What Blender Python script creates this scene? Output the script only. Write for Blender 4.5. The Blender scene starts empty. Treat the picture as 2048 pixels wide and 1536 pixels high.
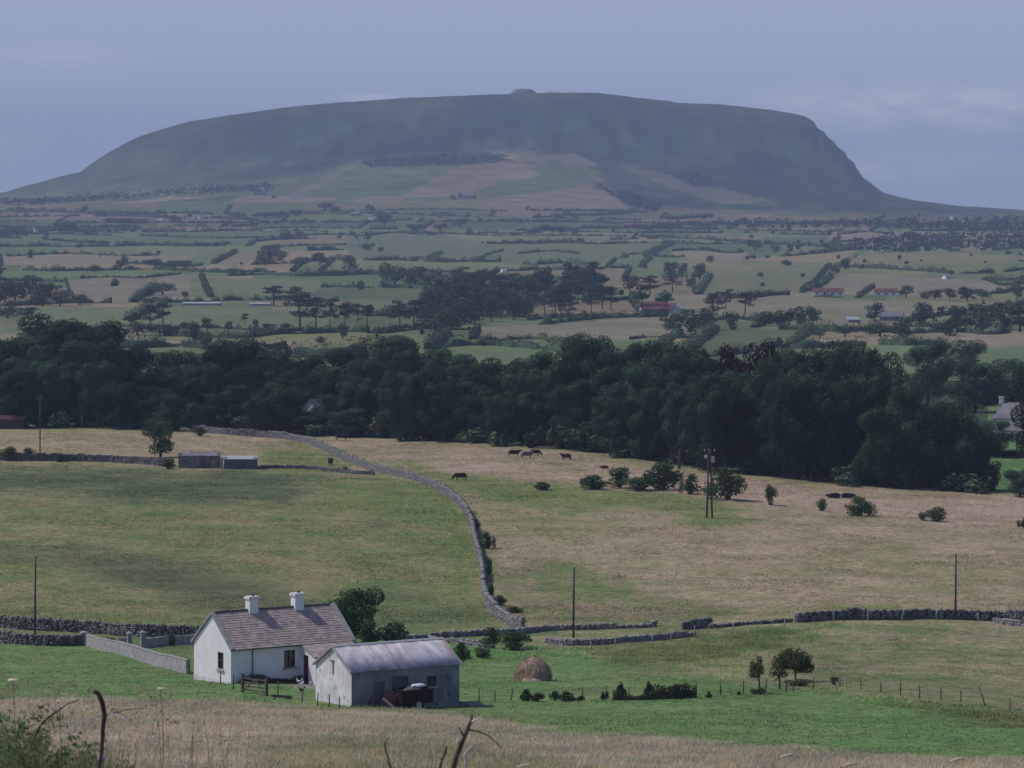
import bpy, math, random
import numpy as np
from mathutils import Vector
rng = np.random.default_rng(7)
random.seed(7)
R = math.radians
scene = bpy.context.scene
COL = scene.collection

# ------------------------------------------------------------------ camera, sky, sun, exposure
F, HOR, UC = 7000.0, 400.0, 1024.0            # focal length and horizon row, in pixels of a 2048 px wide frame
cam_d = bpy.data.cameras.new('camera'); cam = bpy.data.objects.new('camera', cam_d); COL.objects.link(cam)
cam_d.sensor_width = 36.0; cam_d.lens = F / 2048 * 36.0
cam_d.shift_y = -(768 - HOR) / 2048
cam_d.clip_start = 0.5; cam_d.clip_end = 60000
cam.location = (0, 0, 0); cam.rotation_euler = (R(90), 0, 0)
cam_d.dof.use_dof = True; cam_d.dof.focus_distance = 420; cam_d.dof.aperture_fstop = 11
scene.camera = cam

SUN_DIR = Vector((-0.60, 0.145, 0.788)).normalized()
SUN_EL = math.asin(SUN_DIR.z); SUN_AZ = math.atan2(SUN_DIR.x, SUN_DIR.y)
world = bpy.data.worlds.new('World'); scene.world = world; world.use_nodes = True
wn, wl = world.node_tree.nodes, world.node_tree.links
wn.clear()
wo = wn.new('ShaderNodeOutputWorld'); bg = wn.new('ShaderNodeBackground')
sky = wn.new('ShaderNodeTexSky'); sky.sky_type = 'NISHITA'; sky.sun_disc = False
sky.sun_elevation = SUN_EL; sky.sun_rotation = SUN_AZ % (2 * math.pi)
sky.altitude = 90; sky.air_density = 1.0; sky.dust_density = 1.0; sky.ozone_density = 3.0
tint = wn.new('ShaderNodeMix'); tint.data_type = 'RGBA'; tint.blend_type = 'MULTIPLY'
tint.inputs[0].default_value = 1.0; tint.inputs[7].default_value = (0.95, 0.81, 0.93, 1)
tc = wn.new('ShaderNodeTexCoord'); mp = wn.new('ShaderNodeMapping')
mp.inputs['Scale'].default_value = (55, 55, 230); mp.inputs['Location'].default_value = (3.1, 0.4, 1.25)
cn = wn.new('ShaderNodeTexNoise'); cn.inputs['Scale'].default_value = 1.0; cn.inputs['Detail'].default_value = 7; cn.inputs['Roughness'].default_value = 0.58
cr = wn.new('ShaderNodeValToRGB'); cr.color_ramp.elements[0].position = 0.31; cr.color_ramp.elements[1].position = 0.72
cr.color_ramp.elements[0].color = (0, 0, 0, 1); cr.color_ramp.elements[1].color = (1, 1, 1, 1)
cmask = None       # cloud banks low in the sky: direction, half size, thickness of the bank
for cx_, cz_, sx_, sz_, w_ in ((0.120, 0.026, 0.070, 0.0090, 1.35), (0.112, 0.010, 0.05, 0.0050, .75), (-0.037, 0.0292, 0.014, 0.0016, .9), (-0.132, 0.040, 0.03, 0.006, .4), (-0.148, 0.016, 0.016, 0.006, .6), (0.09, 0.0555, 0.07, 0.0035, -.16)):
    m1_ = wn.new('ShaderNodeVectorMath'); m1_.operation = 'SUBTRACT'; m1_.inputs[1].default_value = (cx_, 0, cz_); wl.new(tc.outputs['Generated'], m1_.inputs[0])
    m2_ = wn.new('ShaderNodeVectorMath'); m2_.operation = 'MULTIPLY'; m2_.inputs[1].default_value = (1 / sx_, 0, 1 / sz_); wl.new(m1_.outputs[0], m2_.inputs[0])
    m3_ = wn.new('ShaderNodeVectorMath'); m3_.operation = 'LENGTH'; wl.new(m2_.outputs[0], m3_.inputs[0])
    m4_ = wn.new('ShaderNodeMapRange'); m4_.interpolation_type = 'SMOOTHSTEP'; m4_.inputs[1].default_value = 0.1; m4_.inputs[2].default_value = 1.25; m4_.inputs[3].default_value = w_; m4_.inputs[4].default_value = 0; wl.new(m3_.outputs[1], m4_.inputs[0])
    if cmask is None: cmask = m4_.outputs[0]
    else: ad_ = wn.new('ShaderNodeMath'); ad_.operation = 'ADD'; wl.new(cmask, ad_.inputs[0]); wl.new(m4_.outputs[0], ad_.inputs[1]); cmask = ad_.outputs[0]
cfac = wn.new('ShaderNodeMath'); cfac.operation = 'MULTIPLY'; cfac.use_clamp = True; wl.new(cmask, cfac.inputs[0]); wl.new(cr.outputs[0], cfac.inputs[1])
cmix = wn.new('ShaderNodeMix'); cmix.data_type = 'RGBA'; cmix.inputs[7].default_value = (6.2, 6.1, 7.3, 1)
wl.new(tc.outputs['Generated'], mp.inputs[0]); wl.new(mp.outputs[0], cn.inputs[0]); wl.new(cn.outputs[0], cr.inputs[0])
sep = wn.new('ShaderNodeSeparateXYZ'); wl.new(tc.outputs['Generated'], sep.inputs[0])
hz_r = wn.new('ShaderNodeMapRange'); hz_r.interpolation_type = 'SMOOTHSTEP'; hz_r.inputs[1].default_value = 0.05; hz_r.inputs[2].default_value = 0.15; hz_r.inputs[3].default_value = 1.0; hz_r.inputs[4].default_value = 0.0
wl.new(sep.outputs['Z'], hz_r.inputs[0])
band = wn.new('ShaderNodeMix'); band.data_type = 'RGBA'; band.inputs[7].default_value = (3.72, 4.2, 5.85, 1)
wl.new(hz_r.outputs[0], band.inputs[0]); wl.new(sky.outputs[0], tint.inputs[6]); wl.new(tint.outputs[2], band.inputs[6]); wl.new(band.outputs[2], cmix.inputs[6]); wl.new(cfac.outputs[0], cmix.inputs[0])
wl.new(cmix.outputs[2], bg.inputs[0]); wl.new(bg.outputs[0], wo.inputs[0])
bg.inputs[1].default_value = 0.13

sun_d = bpy.data.lights.new('sun', 'SUN'); sun = bpy.data.objects.new('sun', sun_d); COL.objects.link(sun)
sun_d.energy = 3.3; sun_d.angle = R(0.6); sun_d.color = (1.0, 0.95, 0.86)
sun.rotation_euler = (-SUN_DIR).to_track_quat('-Z', 'Y').to_euler(); sun.location = (-60, 20, 90)
scene.view_settings.view_transform = 'Standard'; scene.view_settings.look = 'None'
scene.view_settings.exposure = -0.25; scene.view_settings.gamma = 1.0
scene.cycles.volume_bounces = 0; scene.cycles.max_bounces = 6; scene.cycles.diffuse_bounces = 2
scene.cycles.transparent_max_bounces = 8

# ------------------------------------------------------------------ haze
HAZE_DENS, HAZE_COL = 8.5e-5, (0.56, 0.73, 1.0)

# ------------------------------------------------------------------ small numeric helpers
def lattice(ix, iy, seed):
    h = (ix.astype(np.int64) * 374761393 + iy.astype(np.int64) * 668265263 + seed * 974711) & 0x7fffffff
    h = ((h ^ (h >> 13)) * 1274126177) & 0x7fffffff
    return ((h ^ (h >> 16)) & 0xffff) / 65535.0
def vnoise(x, y, seed=0):
    x = np.asarray(x, float); y = np.asarray(y, float)
    ix, iy = np.floor(x), np.floor(y); fx, fy = x - ix, y - iy
    fx = fx * fx * (3 - 2 * fx); fy = fy * fy * (3 - 2 * fy)
    a, b = lattice(ix, iy, seed), lattice(ix + 1, iy, seed)
    c, d = lattice(ix, iy + 1, seed), lattice(ix + 1, iy + 1, seed)
    return (a + (b - a) * fx) * (1 - fy) + (c + (d - c) * fx) * fy
def fbm(x, y, seed=0, oct=4):
    s, a, t = 0, 1.0, 0
    for k in range(oct):
        s = s + a * vnoise(x * 2 ** k + 17.3 * k, y * 2 ** k - 9.1 * k, seed + k); t += a; a *= 0.5
    return s / t
def sstep(a, b, x):
    t = np.clip((x - a) / (b - a), 0, 1); return t * t * (3 - 2 * t)
def pchip(x, Y, xq):
    """monotone cubic along the last axis of Y"""
    x = np.asarray(x, float); Y = np.asarray(Y, float); h = np.diff(x); dl = np.diff(Y, axis=-1) / h
    m = np.zeros_like(Y); w1 = 2 * h[1:] + h[:-1]; w2 = h[1:] + 2 * h[:-1]
    a, b = dl[..., :-1], dl[..., 1:]
    with np.errstate(divide='ignore', invalid='ignore'):
        mm = (w1 + w2) / (w1 / a + w2 / b)
    m[..., 1:-1] = np.where(a * b > 0, mm, 0); m[..., 0] = dl[..., 0]; m[..., -1] = dl[..., -1]
    i = np.clip(np.searchsorted(x, xq, side='right') - 1, 0, len(x) - 2); t = (xq - x[i]) / h[i]
    return ((2*t**3 - 3*t**2 + 1) * Y[..., i] + (t**3 - 2*t**2 + t) * h[i] * m[..., i]
            + (-2*t**3 + 3*t**2) * Y[..., i+1] + (t**3 - t**2) * h[i] * m[..., i+1])

# ------------------------------------------------------------------ terrain: sight-line rows at surveyed distances
UM = [-900, -300, 0, 350, 700, 1024, 1400, 1750, 2048, 2400, 3000]
DM = [150, 170, 200, 263, 292, 340, 385, 484, 555, 625, 690, 780, 900]
VM = [[1590,1536,1490,1400,1365,1305,1250,1085,1000, 948, 908, 855, 818],
      [1590,1536,1490,1400,1365,1305,1250,1085,1000, 948, 908, 855, 818],
      [1590,1540,1492,1400,1365,1310,1255,1095,1005, 950, 910, 855, 818],
      [1590,1540,1494,1402,1362,1308,1262,1105,1015, 958, 915, 860, 822],
      [1590,1538,1494,1411,1370,1312,1265,1115,1025, 962, 922, 868, 825],
      [1590,1538,1496,1418,1375,1315,1265,1120,1030, 965, 912, 866, 825],
      [1590,1540,1500,1412,1370,1308,1256,1120,1033, 970, 922, 870, 825],
      [1590,1542,1505,1418,1374,1310,1245,1120,1042, 985, 938, 875, 825],
      [1590,1545,1508,1425,1382,1316,1248,1125,1052, 997, 948, 880, 825],
      [1590,1545,1508,1425,1385,1318,1248,1125,1055, 998, 950, 880, 825],
      [1590,1545,1508,1425,1385,1318,1248,1125,1055, 998, 950, 880, 825]]
NEARD = [1, 10, 22, 40, 60, 100, 130]; NEARZ = [-1.7, -2.75, -3.82, -7.3, -11.0, -18.0, -22.4]
FARD = [1150, 1400, 2100, 2850, 4270]; FARZ = [-59.5, -60, -60, -57, -49]
UH = [-900, -300, 0, 160, 300, 520, 720, 1024, 1260, 1430, 1600, 1690, 1720, 1765, 1850, 2048, 2400, 3000]
DH = [5000, 5700, 6400, 7000]
VH = [[447,425,415,412],[446,418,405,400],[445,412,397,390],[442,405,388,362],[440,402,378,315],[438,395,352,280],[436,388,333,262],
      [438,385,322,252],[440,398,348,268],[440,408,365,283],[440,414,385,318],[440,417,395,352],[440,419,398,374],[440,420,405,394],
      [442,425,414,407],[445,434,428,424],[447,437,432,430],[450,440,435,433]]
RIDGE = [(-900,411),(-300,398),(0,388),(50,372),(100,358),(130,351),(160,345),(180,330),(205,312),(225,300),(250,287),(275,274),(300,265),(340,253),(375,244),
         (440,233),(520,222),(610,211),(720,202),(820,195),(900,191),(1020,188),(1100,185),(1180,186),(1260,193),(1340,202),(1350,205),(1430,208),(1540,219),
         (1590,227),(1612,233),(1628,243),(1634,256),(1648,262),(1655,273),(1668,282),(1674,293),(1690,303),(1696,316),(1708,324),(1713,336),(1720,344),(1719.9+3,352),(1738,362),
         (1765,384),(1800,395),(1850,403),(1920,412),(2048,421),(2400,428),(3000,431)]
ru = np.array([p[0] for p in RIDGE], float); rv = np.array([p[1] for p in RIDGE], float)
UG = np.unique(np.concatenate([np.arange(-900, -100, 50), np.arange(-100, 2200, 4), np.arange(2200, 3001, 50)])).astype(float)
DALL = np.array(NEARD + DM + FARD + DH + [7400, 7900, 8900, 10500, 14000, 30000], float)
ZT = np.zeros((len(UG), len(DALL))); k = 0
for zz in NEARZ: ZT[:, k] = zz; k += 1
VMa = np.array(VM, float)
for j, d in enumerate(DM): ZT[:, k] = (HOR - pchip(np.array(UM, float), VMa[:, j], UG)) * d / F; k += 1
for zz in FARZ: ZT[:, k] = zz; k += 1
VHa = np.array(VH, float)
for j, d in enumerate(DH): ZT[:, k] = (HOR - pchip(np.array(UH, float), VHa[:, j], UG)) * d / F; k += 1
zr = (HOR - np.interp(UG, ru, rv)) * 7400 / F
ZT[:, k] = zr; ZT[:, k+1] = np.where(zr > 0, zr * 1.0, zr - 4); ZT[:, k+2] = zr - (zr + 75) * 0.65; ZT[:, k+3] = -80; ZT[:, k+4] = -110; ZT[:, k+5] = -260
DG = np.unique(np.concatenate([np.geomspace(1, 150, 60), np.geomspace(150, 1000, 260), np.geomspace(1000, 7400, 200), np.geomspace(7400, 30000, 60)]))
ZG = pchip(np.log(DALL), ZT, np.log(DG))
LDG = np.log(DG)
def zfun(u, d):
    u = np.clip(np.asarray(u, float), UG[0], UG[-1]); d = np.clip(np.asarray(d, float), DG[0], DG[-1]); ld = np.log(d)
    i = np.clip(np.searchsorted(UG, u, side='right') - 1, 0, len(UG) - 2); fu = (u - UG[i]) / (UG[i+1] - UG[i])
    j = np.clip(np.searchsorted(LDG, ld, side='right') - 1, 0, len(DG) - 2); fd = (ld - LDG[j]) / (LDG[j+1] - LDG[j])
    z = (ZG[i, j] * (1-fu) + ZG[i+1, j] * fu) * (1-fd) + (ZG[i, j+1] * (1-fu) + ZG[i+1, j+1] * fu) * fd
    x = (u - UC) / F * d
    w1 = sstep(60, 200, d) * (1 - sstep(1000, 2500, d))
    z = z + w1 * (0.5 * (fbm(x / 26, d / 26, 3, 3) - 0.5) + 0.25 * (fbm(x / 5, d / 5, 5, 2) - 0.5))
    w2 = sstep(5200, 6300, d) * (1 - 0.85 * sstep(6900, 7350, d))
    z = z + w2 * 7 * (fbm(x / 50, d / 200, 25, 3) - .5)
    z = z + w2 * (26 * (fbm(x / 160, d / 420, 11, 4) - 0.5) + 15 * (fbm(x / 420 + d / 900, d / 150, 15, 4) - 0.5))
    z = z + sstep(7200, 7400, d) * (1 - sstep(8500, 9500, d)) * 4.0 * (fbm(x / 45, d / 80, 21, 4) - 0.5)
    return z
def G(u, d):
    u = float(u); d = float(d); return Vector(((u - UC) / F * d, d, float(zfun(u, d))))
_ds = np.geomspace(160, 7390, 5000)
def gd(u, v, dlo=160.0):
    """distance at which the ground is seen at (u, v)"""
    ds = _ds[_ds >= dlo]; vv = HOR - zfun(np.full(len(ds), float(u)), ds) * F / ds
    idx = np.nonzero(vv <= v)[0]
    return float(ds[idx[0]]) if len(idx) else float(ds[np.argmin(vv)])
def gp(u, v, dlo=160.0): return G(u, gd(u, v, dlo))
def zxy(x, y): return float(zfun(UC + F * x / y, y))

# ------------------------------------------------------------------ object helpers
def setp(o, label=None, cat=None, group=None, kind=None):
    for k_, v_ in (('label', label), ('category', cat), ('group', group), ('kind', kind)):
        if v_: o[k_] = v_
    return o
def thing(name, label, cat, loc=(0, 0, 0), rotz=0.0, group=None):
    o = bpy.data.objects.new(name, None); COL.objects.link(o); o.location = loc; o.rotation_euler = (0, 0, rotz); o.empty_display_size = 0.3
    return setp(o, label, cat, group)
def link(name, me, parent=None, loc=None):
    o = bpy.data.objects.new(name, me); COL.objects.link(o)
    if parent is not None: o.parent = parent
    if loc is not None: o.location = loc
    return o
def mesh_np(name, V, F4=None, F3=None, mat=None, smooth=False, color=None):
    me = bpy.data.meshes.new(name); V = np.asarray(V, np.float32).reshape(-1, 3)
    n4 = 0 if F4 is None else len(F4); n3 = 0 if F3 is None else len(F3)
    me.vertices.add(len(V)); me.vertices.foreach_set('co', V.ravel())
    idx = []; 
    if n4: idx.append(np.asarray(F4, np.int32).ravel())
    if n3: idx.append(np.asarray(F3, np.int32).ravel())
    idx = np.concatenate(idx); me.loops.add(len(idx)); me.loops.foreach_set('vertex_index', idx)
    tot = np.concatenate([np.full(n4, 4, np.int32), np.full(n3, 3, np.int32)]); st = np.concatenate([[0], np.cumsum(tot)[:-1]]).astype(np.int32)
    me.polygons.add(n4 + n3); me.polygons.foreach_set('loop_start', st); me.polygons.foreach_set('loop_total', tot)
    if smooth: me.polygons.foreach_set('use_smooth', np.ones(n4 + n3, bool))
    me.update(calc_edges=True)
    if color is not None:
        at = me.attributes.new('cover', 'FLOAT_COLOR', 'POINT'); c = np.ones((len(V), 4), np.float32); c[:, :3] = color
        at.data.foreach_set('color', c.ravel())
    if mat: me.materials.append(mat)
    return me
class MB:
    """collects simple solids into one mesh"""
    def __init__(s): s.v = []; s.f = []
    def add(s, vs, fs):
        b = len(s.v); s.v += [tuple(p) for p in vs]; s.f += [tuple(b + i for i in f) for f in fs]; return s
    def box(s, x0, x1, y0, y1, z0, z1):
        return s.add([(x0,y0,z0),(x1,y0,z0),(x1,y1,z0),(x0,y1,z0),(x0,y0,z1),(x1,y0,z1),(x1,y1,z1),(x0,y1,z1)],
                     [(0,3,2,1),(4,5,6,7),(0,1,5,4),(1,2,6,5),(2,3,7,6),(3,0,4,7)])
    def tube(s, pts, radii, n=8, cap=True):
        pts = [Vector(p) for p in pts]; rings = []
        for i, p in enumerate(pts):
            t = (pts[min(i+1, len(pts)-1)] - pts[max(i-1, 0)]).normalized()
            a = t.cross(Vector((0.13, 0.97, 0.21))).normalized(); b = t.cross(a)
            rings.append([p + (a * math.cos(2*math.pi*k/n) + b * math.sin(2*math.pi*k/n)) * radii[i] for k in range(n)])
        vs = [q for r in rings for q in r]; fs = []
        for i in range(len(pts)-1):
            for k in range(n): fs.append((i*n+k, i*n+(k+1)%n, (i+1)*n+(k+1)%n, (i+1)*n+k))
        if cap: fs.append(tuple(range(n-1, -1, -1))); fs.append(tuple((len(pts)-1)*n+k for k in range(n)))
        return s.add(vs, fs)
    def plank(s, a, b, w, t):
        """a board from a to b"""
        a, b = Vector(a), Vector(b); d = (b-a).normalized(); side = d.cross(Vector((0, 1, 0)));
        if side.length < .1: side = d.cross(Vector((0, 0, 1)))
        side.normalize(); up = d.cross(side).normalized(); vs = []
        for p in (a, b):
            for i, j in ((-1,-1),(1,-1),(1,1),(-1,1)): vs.append(p + side*i*w/2 + up*j*t/2)
        return s.add(vs, [(0,1,2,3),(7,6,5,4),(0,4,5,1),(1,5,6,2),(2,6,7,3),(3,7,4,0)])
    def mesh(s, name, mat, smooth=False):
        me = bpy.data.meshes.new(name); me.from_pydata(s.v, [], s.f); me.validate(); me.update()
        if smooth: me.polygons.foreach_set('use_smooth', np.ones(len(me.polygons), bool))
        if mat: me.materials.append(mat)
        return me
    def obj(s, name, mat, parent=None, smooth=False): return link(name, s.mesh(name, mat, smooth), parent)
def dup(root):
    r = root.copy(); COL.objects.link(r)
    for ch in root.children:
        c = ch.copy(); COL.objects.link(c); c.parent = r
        for g in ch.children:
            e = g.copy(); COL.objects.link(e); e.parent = c
    return r

# ------------------------------------------------------------------ materials
def new_mat(name):
    m = bpy.data.materials.new(name); m.use_nodes = True; nt = m.node_tree; return m, nt, nt.nodes, nt.links, nt.nodes['Principled BSDF']
def mat_noise(name, c1, c2, scale=2.0, rough=0.85, spec=0.2, detail=5, bump=0.0, bscale=None, lo=0.35, hi=0.65, stretch=(1,1,1), metal=0.0, spots=None):
    m, nt, n, l, b = new_mat(name)
    t = n.new('ShaderNodeTexCoord'); mp_ = n.new('ShaderNodeMapping'); mp_.inputs['Scale'].default_value = stretch
    l.new(t.outputs['Object'], mp_.inputs[0])
    nz = n.new('ShaderNodeTexNoise'); nz.inputs['Scale'].default_value = scale; nz.inputs['Detail'].default_value = detail; l.new(mp_.outputs[0], nz.inputs[0])
    rp = n.new('ShaderNodeValToRGB'); rp.color_ramp.elements[0].position = lo; rp.color_ramp.elements[1].position = hi
    rp.color_ramp.elements[0].color = (*c1, 1); rp.color_ramp.elements[1].color = (*c2, 1)
    l.new(nz.outputs[0], rp.inputs[0]); out = rp.outputs[0]
    if spots:
        n2 = n.new('ShaderNodeTexNoise'); n2.inputs['Scale'].default_value = spots[1]; n2.inputs['Detail'].default_value = 6; l.new(mp_.outputs[0], n2.inputs[0])
        r2 = n.new('ShaderNodeValToRGB'); r2.color_ramp.elements[0].position = spots[2]; r2.color_ramp.elements[1].position = spots[2] + .1; l.new(n2.outputs[0], r2.inputs[0])
        mx = n.new('ShaderNodeMix'); mx.data_type = 'RGBA'; mx.inputs[7].default_value = (*spots[0], 1); l.new(r2.outputs[0], mx.inputs[0]); l.new(out, mx.inputs[6]); out = mx.outputs[2]
    l.new(out, b.inputs['Base Color']); b.inputs['Roughness'].default_value = rough; b.inputs['Specular IOR Level'].default_value = spec; b.inputs['Metallic'].default_value = metal
    if bump:
        bp = n.new('ShaderNodeBump'); bp.inputs['Strength'].default_value = 0.8; bp.inputs['Distance'].default_value = bump
        n3 = n.new('ShaderNodeTexNoise'); n3.inputs['Scale'].default_value = bscale or scale * 3; n3.inputs['Detail'].default_value = 4; l.new(mp_.outputs[0], n3.inputs[0])
        l.new(n3.outputs[0], bp.inputs['Height']); l.new(bp.outputs[0], b.inputs['Normal'])
    return m
def mat_leaf(name, c1, c2, scale=0.5, vary=0.35, transl=0.18):
    m, nt, n, l, b = new_mat(name)
    t = n.new('ShaderNodeTexCoord'); nz = n.new('ShaderNodeTexNoise'); nz.inputs['Scale'].default_value = scale; nz.inputs['Detail'].default_value = 3
    l.new(t.outputs['Object'], nz.inputs[0])
    rp = n.new('ShaderNodeValToRGB'); rp.color_ramp.elements[0].position = .36; rp.color_ramp.elements[1].position = .64
    rp.color_ramp.elements[0].color = (*c1, 1); rp.color_ramp.elements[1].color = (*c2, 1); l.new(nz.outputs[0], rp.inputs[0])
    oi = n.new('ShaderNodeObjectInfo'); mr = n.new('ShaderNodeMapRange'); mr.inputs[3].default_value = 1 - vary; mr.inputs[4].default_value = 1 + vary; l.new(oi.outputs['Random'], mr.inputs[0])
    hs = n.new('ShaderNodeHueSaturation'); l.new(rp.outputs[0], hs.inputs['Color']); l.new(mr.outputs[0], hs.inputs['Value'])
    ml = n.new('ShaderNodeMath'); ml.operation = 'MULTIPLY'; ml.inputs[1].default_value = 7.31; fr = n.new('ShaderNodeMath'); fr.operation = 'FRACT'; l.new(oi.outputs['Random'], ml.inputs[0]); l.new(ml.outputs[0], fr.inputs[0])
    mh = n.new('ShaderNodeMapRange'); mh.inputs[3].default_value = .47; mh.inputs[4].default_value = .525; l.new(fr.outputs[0], mh.inputs[0]); l.new(mh.outputs[0], hs.inputs['Hue'])
    l.new(hs.outputs[0], b.inputs['Base Color']); b.inputs['Roughness'].default_value = .9; b.inputs['Specular IOR Level'].default_value = .06
    tr = n.new('ShaderNodeBsdfTranslucent'); l.new(hs.outputs[0], tr.inputs[0]); mx = n.new('ShaderNodeMixShader'); mx.inputs[0].default_value = transl
    l.new(b.outputs[0], mx.inputs[1]); l.new(tr.outputs[0], mx.inputs[2]); l.new(mx.outputs[0], n['Material Output'].inputs[0])
    return m
def mat_cover(name, bump, lo=0.72, hi=1.28, s1=0.9, s2=0.12, transl=0.0):
    m, nt, n, l, b = new_mat(name)
    at = n.new('ShaderNodeAttribute'); at.attribute_name = 'cover'; g = n.new('ShaderNodeNewGeometry')
    a1 = n.new('ShaderNodeTexNoise'); a1.inputs['Scale'].default_value = s1; a1.inputs['Detail'].default_value = 6; a1.inputs['Roughness'].default_value = .65; l.new(g.outputs['Position'], a1.inputs[0])
    a2 = n.new('ShaderNodeTexNoise'); a2.inputs['Scale'].default_value = s2; a2.inputs['Detail'].default_value = 5; l.new(g.outputs['Position'], a2.inputs[0])
    m1 = n.new('ShaderNodeMapRange'); m1.inputs[1].default_value = .3; m1.inputs[2].default_value = .7; m1.inputs[3].default_value = lo; m1.inputs[4].default_value = hi; l.new(a1.outputs[0], m1.inputs[0])
    m2 = n.new('ShaderNodeMapRange'); m2.inputs[1].default_value = .3; m2.inputs[2].default_value = .7; m2.inputs[3].default_value = .85; m2.inputs[4].default_value = 1.15; l.new(a2.outputs[0], m2.inputs[0])
    mu = n.new('ShaderNodeMath'); mu.operation = 'MULTIPLY'; l.new(m1.outputs[0], mu.inputs[0]); l.new(m2.outputs[0], mu.inputs[1])
    hs = n.new('ShaderNodeHueSaturation'); l.new(at.outputs['Color'], hs.inputs['Color']); l.new(mu.outputs[0], hs.inputs['Value'])
    l.new(hs.outputs[0], b.inputs['Base Color']); b.inputs['Roughness'].default_value = .95; b.inputs['Specular IOR Level'].default_value = .05
    if bump:
        bp = n.new('ShaderNodeBump'); bp.inputs['Strength'].default_value = .7; bp.inputs['Distance'].default_value = bump; l.new(a1.outputs[0], bp.inputs['Height']); l.new(bp.outputs[0], b.inputs['Normal'])
    if transl:
        tr = n.new('ShaderNodeBsdfTranslucent'); l.new(hs.outputs[0], tr.inputs[0]); mx = n.new('ShaderNodeMixShader'); mx.inputs[0].default_value = transl
        l.new(b.outputs[0], mx.inputs[1]); l.new(tr.outputs[0], mx.inputs[2]); l.new(mx.outputs[0], n['Material Output'].inputs[0])
    return m
M = {}
M['ground'] = mat_cover('ground_cover', 0.32, 0.56, 1.44)
M['hill'] = mat_cover('hill_cover', 6.0, 0.70, 1.30, s1=0.018, s2=0.004)
M['blade'] = mat_cover('grass_blades', 0, 0.75, 1.25, s1=0.7, transl=0.45)
M['white'] = mat_noise('whitewash', (.74,.75,.77), (.80,.81,.82), 1.2, .9, .1, bump=.02, bscale=9, spots=((.55,.55,.53), 1.6, .66))
M['oldwhite'] = mat_noise('stained_whitewash', (.56,.56,.56), (.76,.76,.77), .9, .9, .1, bump=.02, bscale=8, spots=((.40,.40,.37), 1.3, .59))
M['greyrender'] = mat_noise('grey_render', (.15,.18,.20), (.25,.285,.30), .7, .9, .1, bump=.02, bscale=8, spots=((.11,.12,.125), 1.0, .58))
M['concrete'] = mat_noise('concrete', (.25,.245,.245), (.38,.37,.37), 1.5, .9, .1, bump=.02, spots=((.2,.2,.19), 2.2, .62))
M['stone'] = mat_noise('field_stone', (.15,.15,.155), (.33,.32,.325), 1.6, .9, .15, bump=.04, bscale=7, spots=((.58,.58,.58), 2.4, .66))
M['darkstone'] = mat_noise('mossy_stone', (.085,.09,.088), (.24,.24,.245), 1.3, .95, .1, bump=.05, bscale=7, spots=((.46,.46,.46), 1.7, .68))
M['cairn'] = mat_noise('cairn_stone', (.13,.105,.105), (.20,.165,.16), .2, .95, .1)
M['wood'] = mat_noise('weathered_wood', (.06,.055,.05), (.14,.13,.115), 3, .85, .15, stretch=(4,4,.6))
M['palewood'] = mat_noise('pale_wood', (.30,.28,.26), (.46,.44,.41), 3, .85, .15, stretch=(4,4,.6))
M['pole'] = mat_noise('creosoted_pole', (.035,.035,.04), (.075,.07,.07), 2, .7, .2, stretch=(4,4,.3))
M['glass'] = mat_noise('window_glass', (.012,.014,.018), (.03,.034,.04), 1.0, .08, .5)
M['frame'] = mat_noise('brown_frame', (.07,.035,.025), (.12,.065,.05), 4, .6, .3)
M['wframe'] = mat_noise('white_frame', (.62,.63,.65), (.74,.75,.76), 4, .6, .3)
M['reddoor'] = mat_noise('dark_red_paint', (.075,.010,.018), (.12,.02,.028), 2, .6, .3)
M['darkdoor'] = mat_noise('dark_door', (.085,.10,.11), (.13,.145,.155), 2, .7, .2)
M['gutter'] = mat_noise('gutter_iron', (.05,.055,.065), (.085,.09,.10), 4, .6, .3)
M['ridge'] = mat_noise('ridge_tile', (.10,.065,.07), (.17,.12,.12), 3, .85, .2)
M['ceramic'] = mat_noise('ceramic', (.6,.6,.62), (.72,.72,.74), 5, .3, .5)
M['metal'] = mat_noise('grey_metal', (.30,.31,.33), (.42,.43,.45), 4, .5, .4)
M['wire'] = mat_noise('wire', (.16,.16,.17), (.22,.22,.23), 4, .5, .4)
M['cow'] = mat_noise('black_hide', (.010,.010,.011), (.025,.022,.021), 4, .75, .15)
M['cowbrown'] = mat_noise('dark_brown_hide', (.04,.022,.016), (.07,.04,.028), 4, .75, .15)
M['cowgrey'] = mat_noise('blue_roan_hide', (.05,.055,.06), (.20,.21,.22), 3, .75, .15, lo=.45, hi=.55)
M['horn'] = mat_noise('muzzle', (.10,.09,.085), (.16,.14,.13), 4, .7, .2)
M['feather'] = mat_noise('white_feather', (.7,.7,.7), (.85,.85,.84), 6, .8, .2)
M['featherb'] = mat_noise('buff_feather', (.5,.34,.22), (.75,.66,.55), 4, .8, .2)
M['black'] = mat_noise('black_feather', (.01,.01,.01), (.02,.02,.02), 6, .8, .2)
M['comb'] = mat_noise('red_comb', (.4,.03,.03), (.5,.05,.05), 6, .7, .2)
M['cart'] = mat_noise('maroon_paint', (.012,.006,.007), (.035,.013,.015), 2.5, .8, .2, spots=((.07,.04,.03), 3, .62))
M['cartred'] = mat_noise('faded_red_board', (.09,.036,.04), (.15,.075,.078), 2.5, .8, .2)
M['tyre'] = mat_noise('tyre_rubber', (.012,.012,.013), (.025,.025,.026), 6, .85, .2)
M['sack'] = mat_noise('white_plastic', (.62,.63,.66), (.78,.79,.82), 3, .5, .4)
M['hay'] = mat_noise('hay', (.36,.265,.185), (.54,.42,.31), 2.2, .95, .05, bump=.06, bscale=9, stretch=(1,1,.5))
M['redroof'] = mat_noise('red_tin', (.115,.040,.046), (.17,.058,.063), .5, .7, .2)
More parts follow.
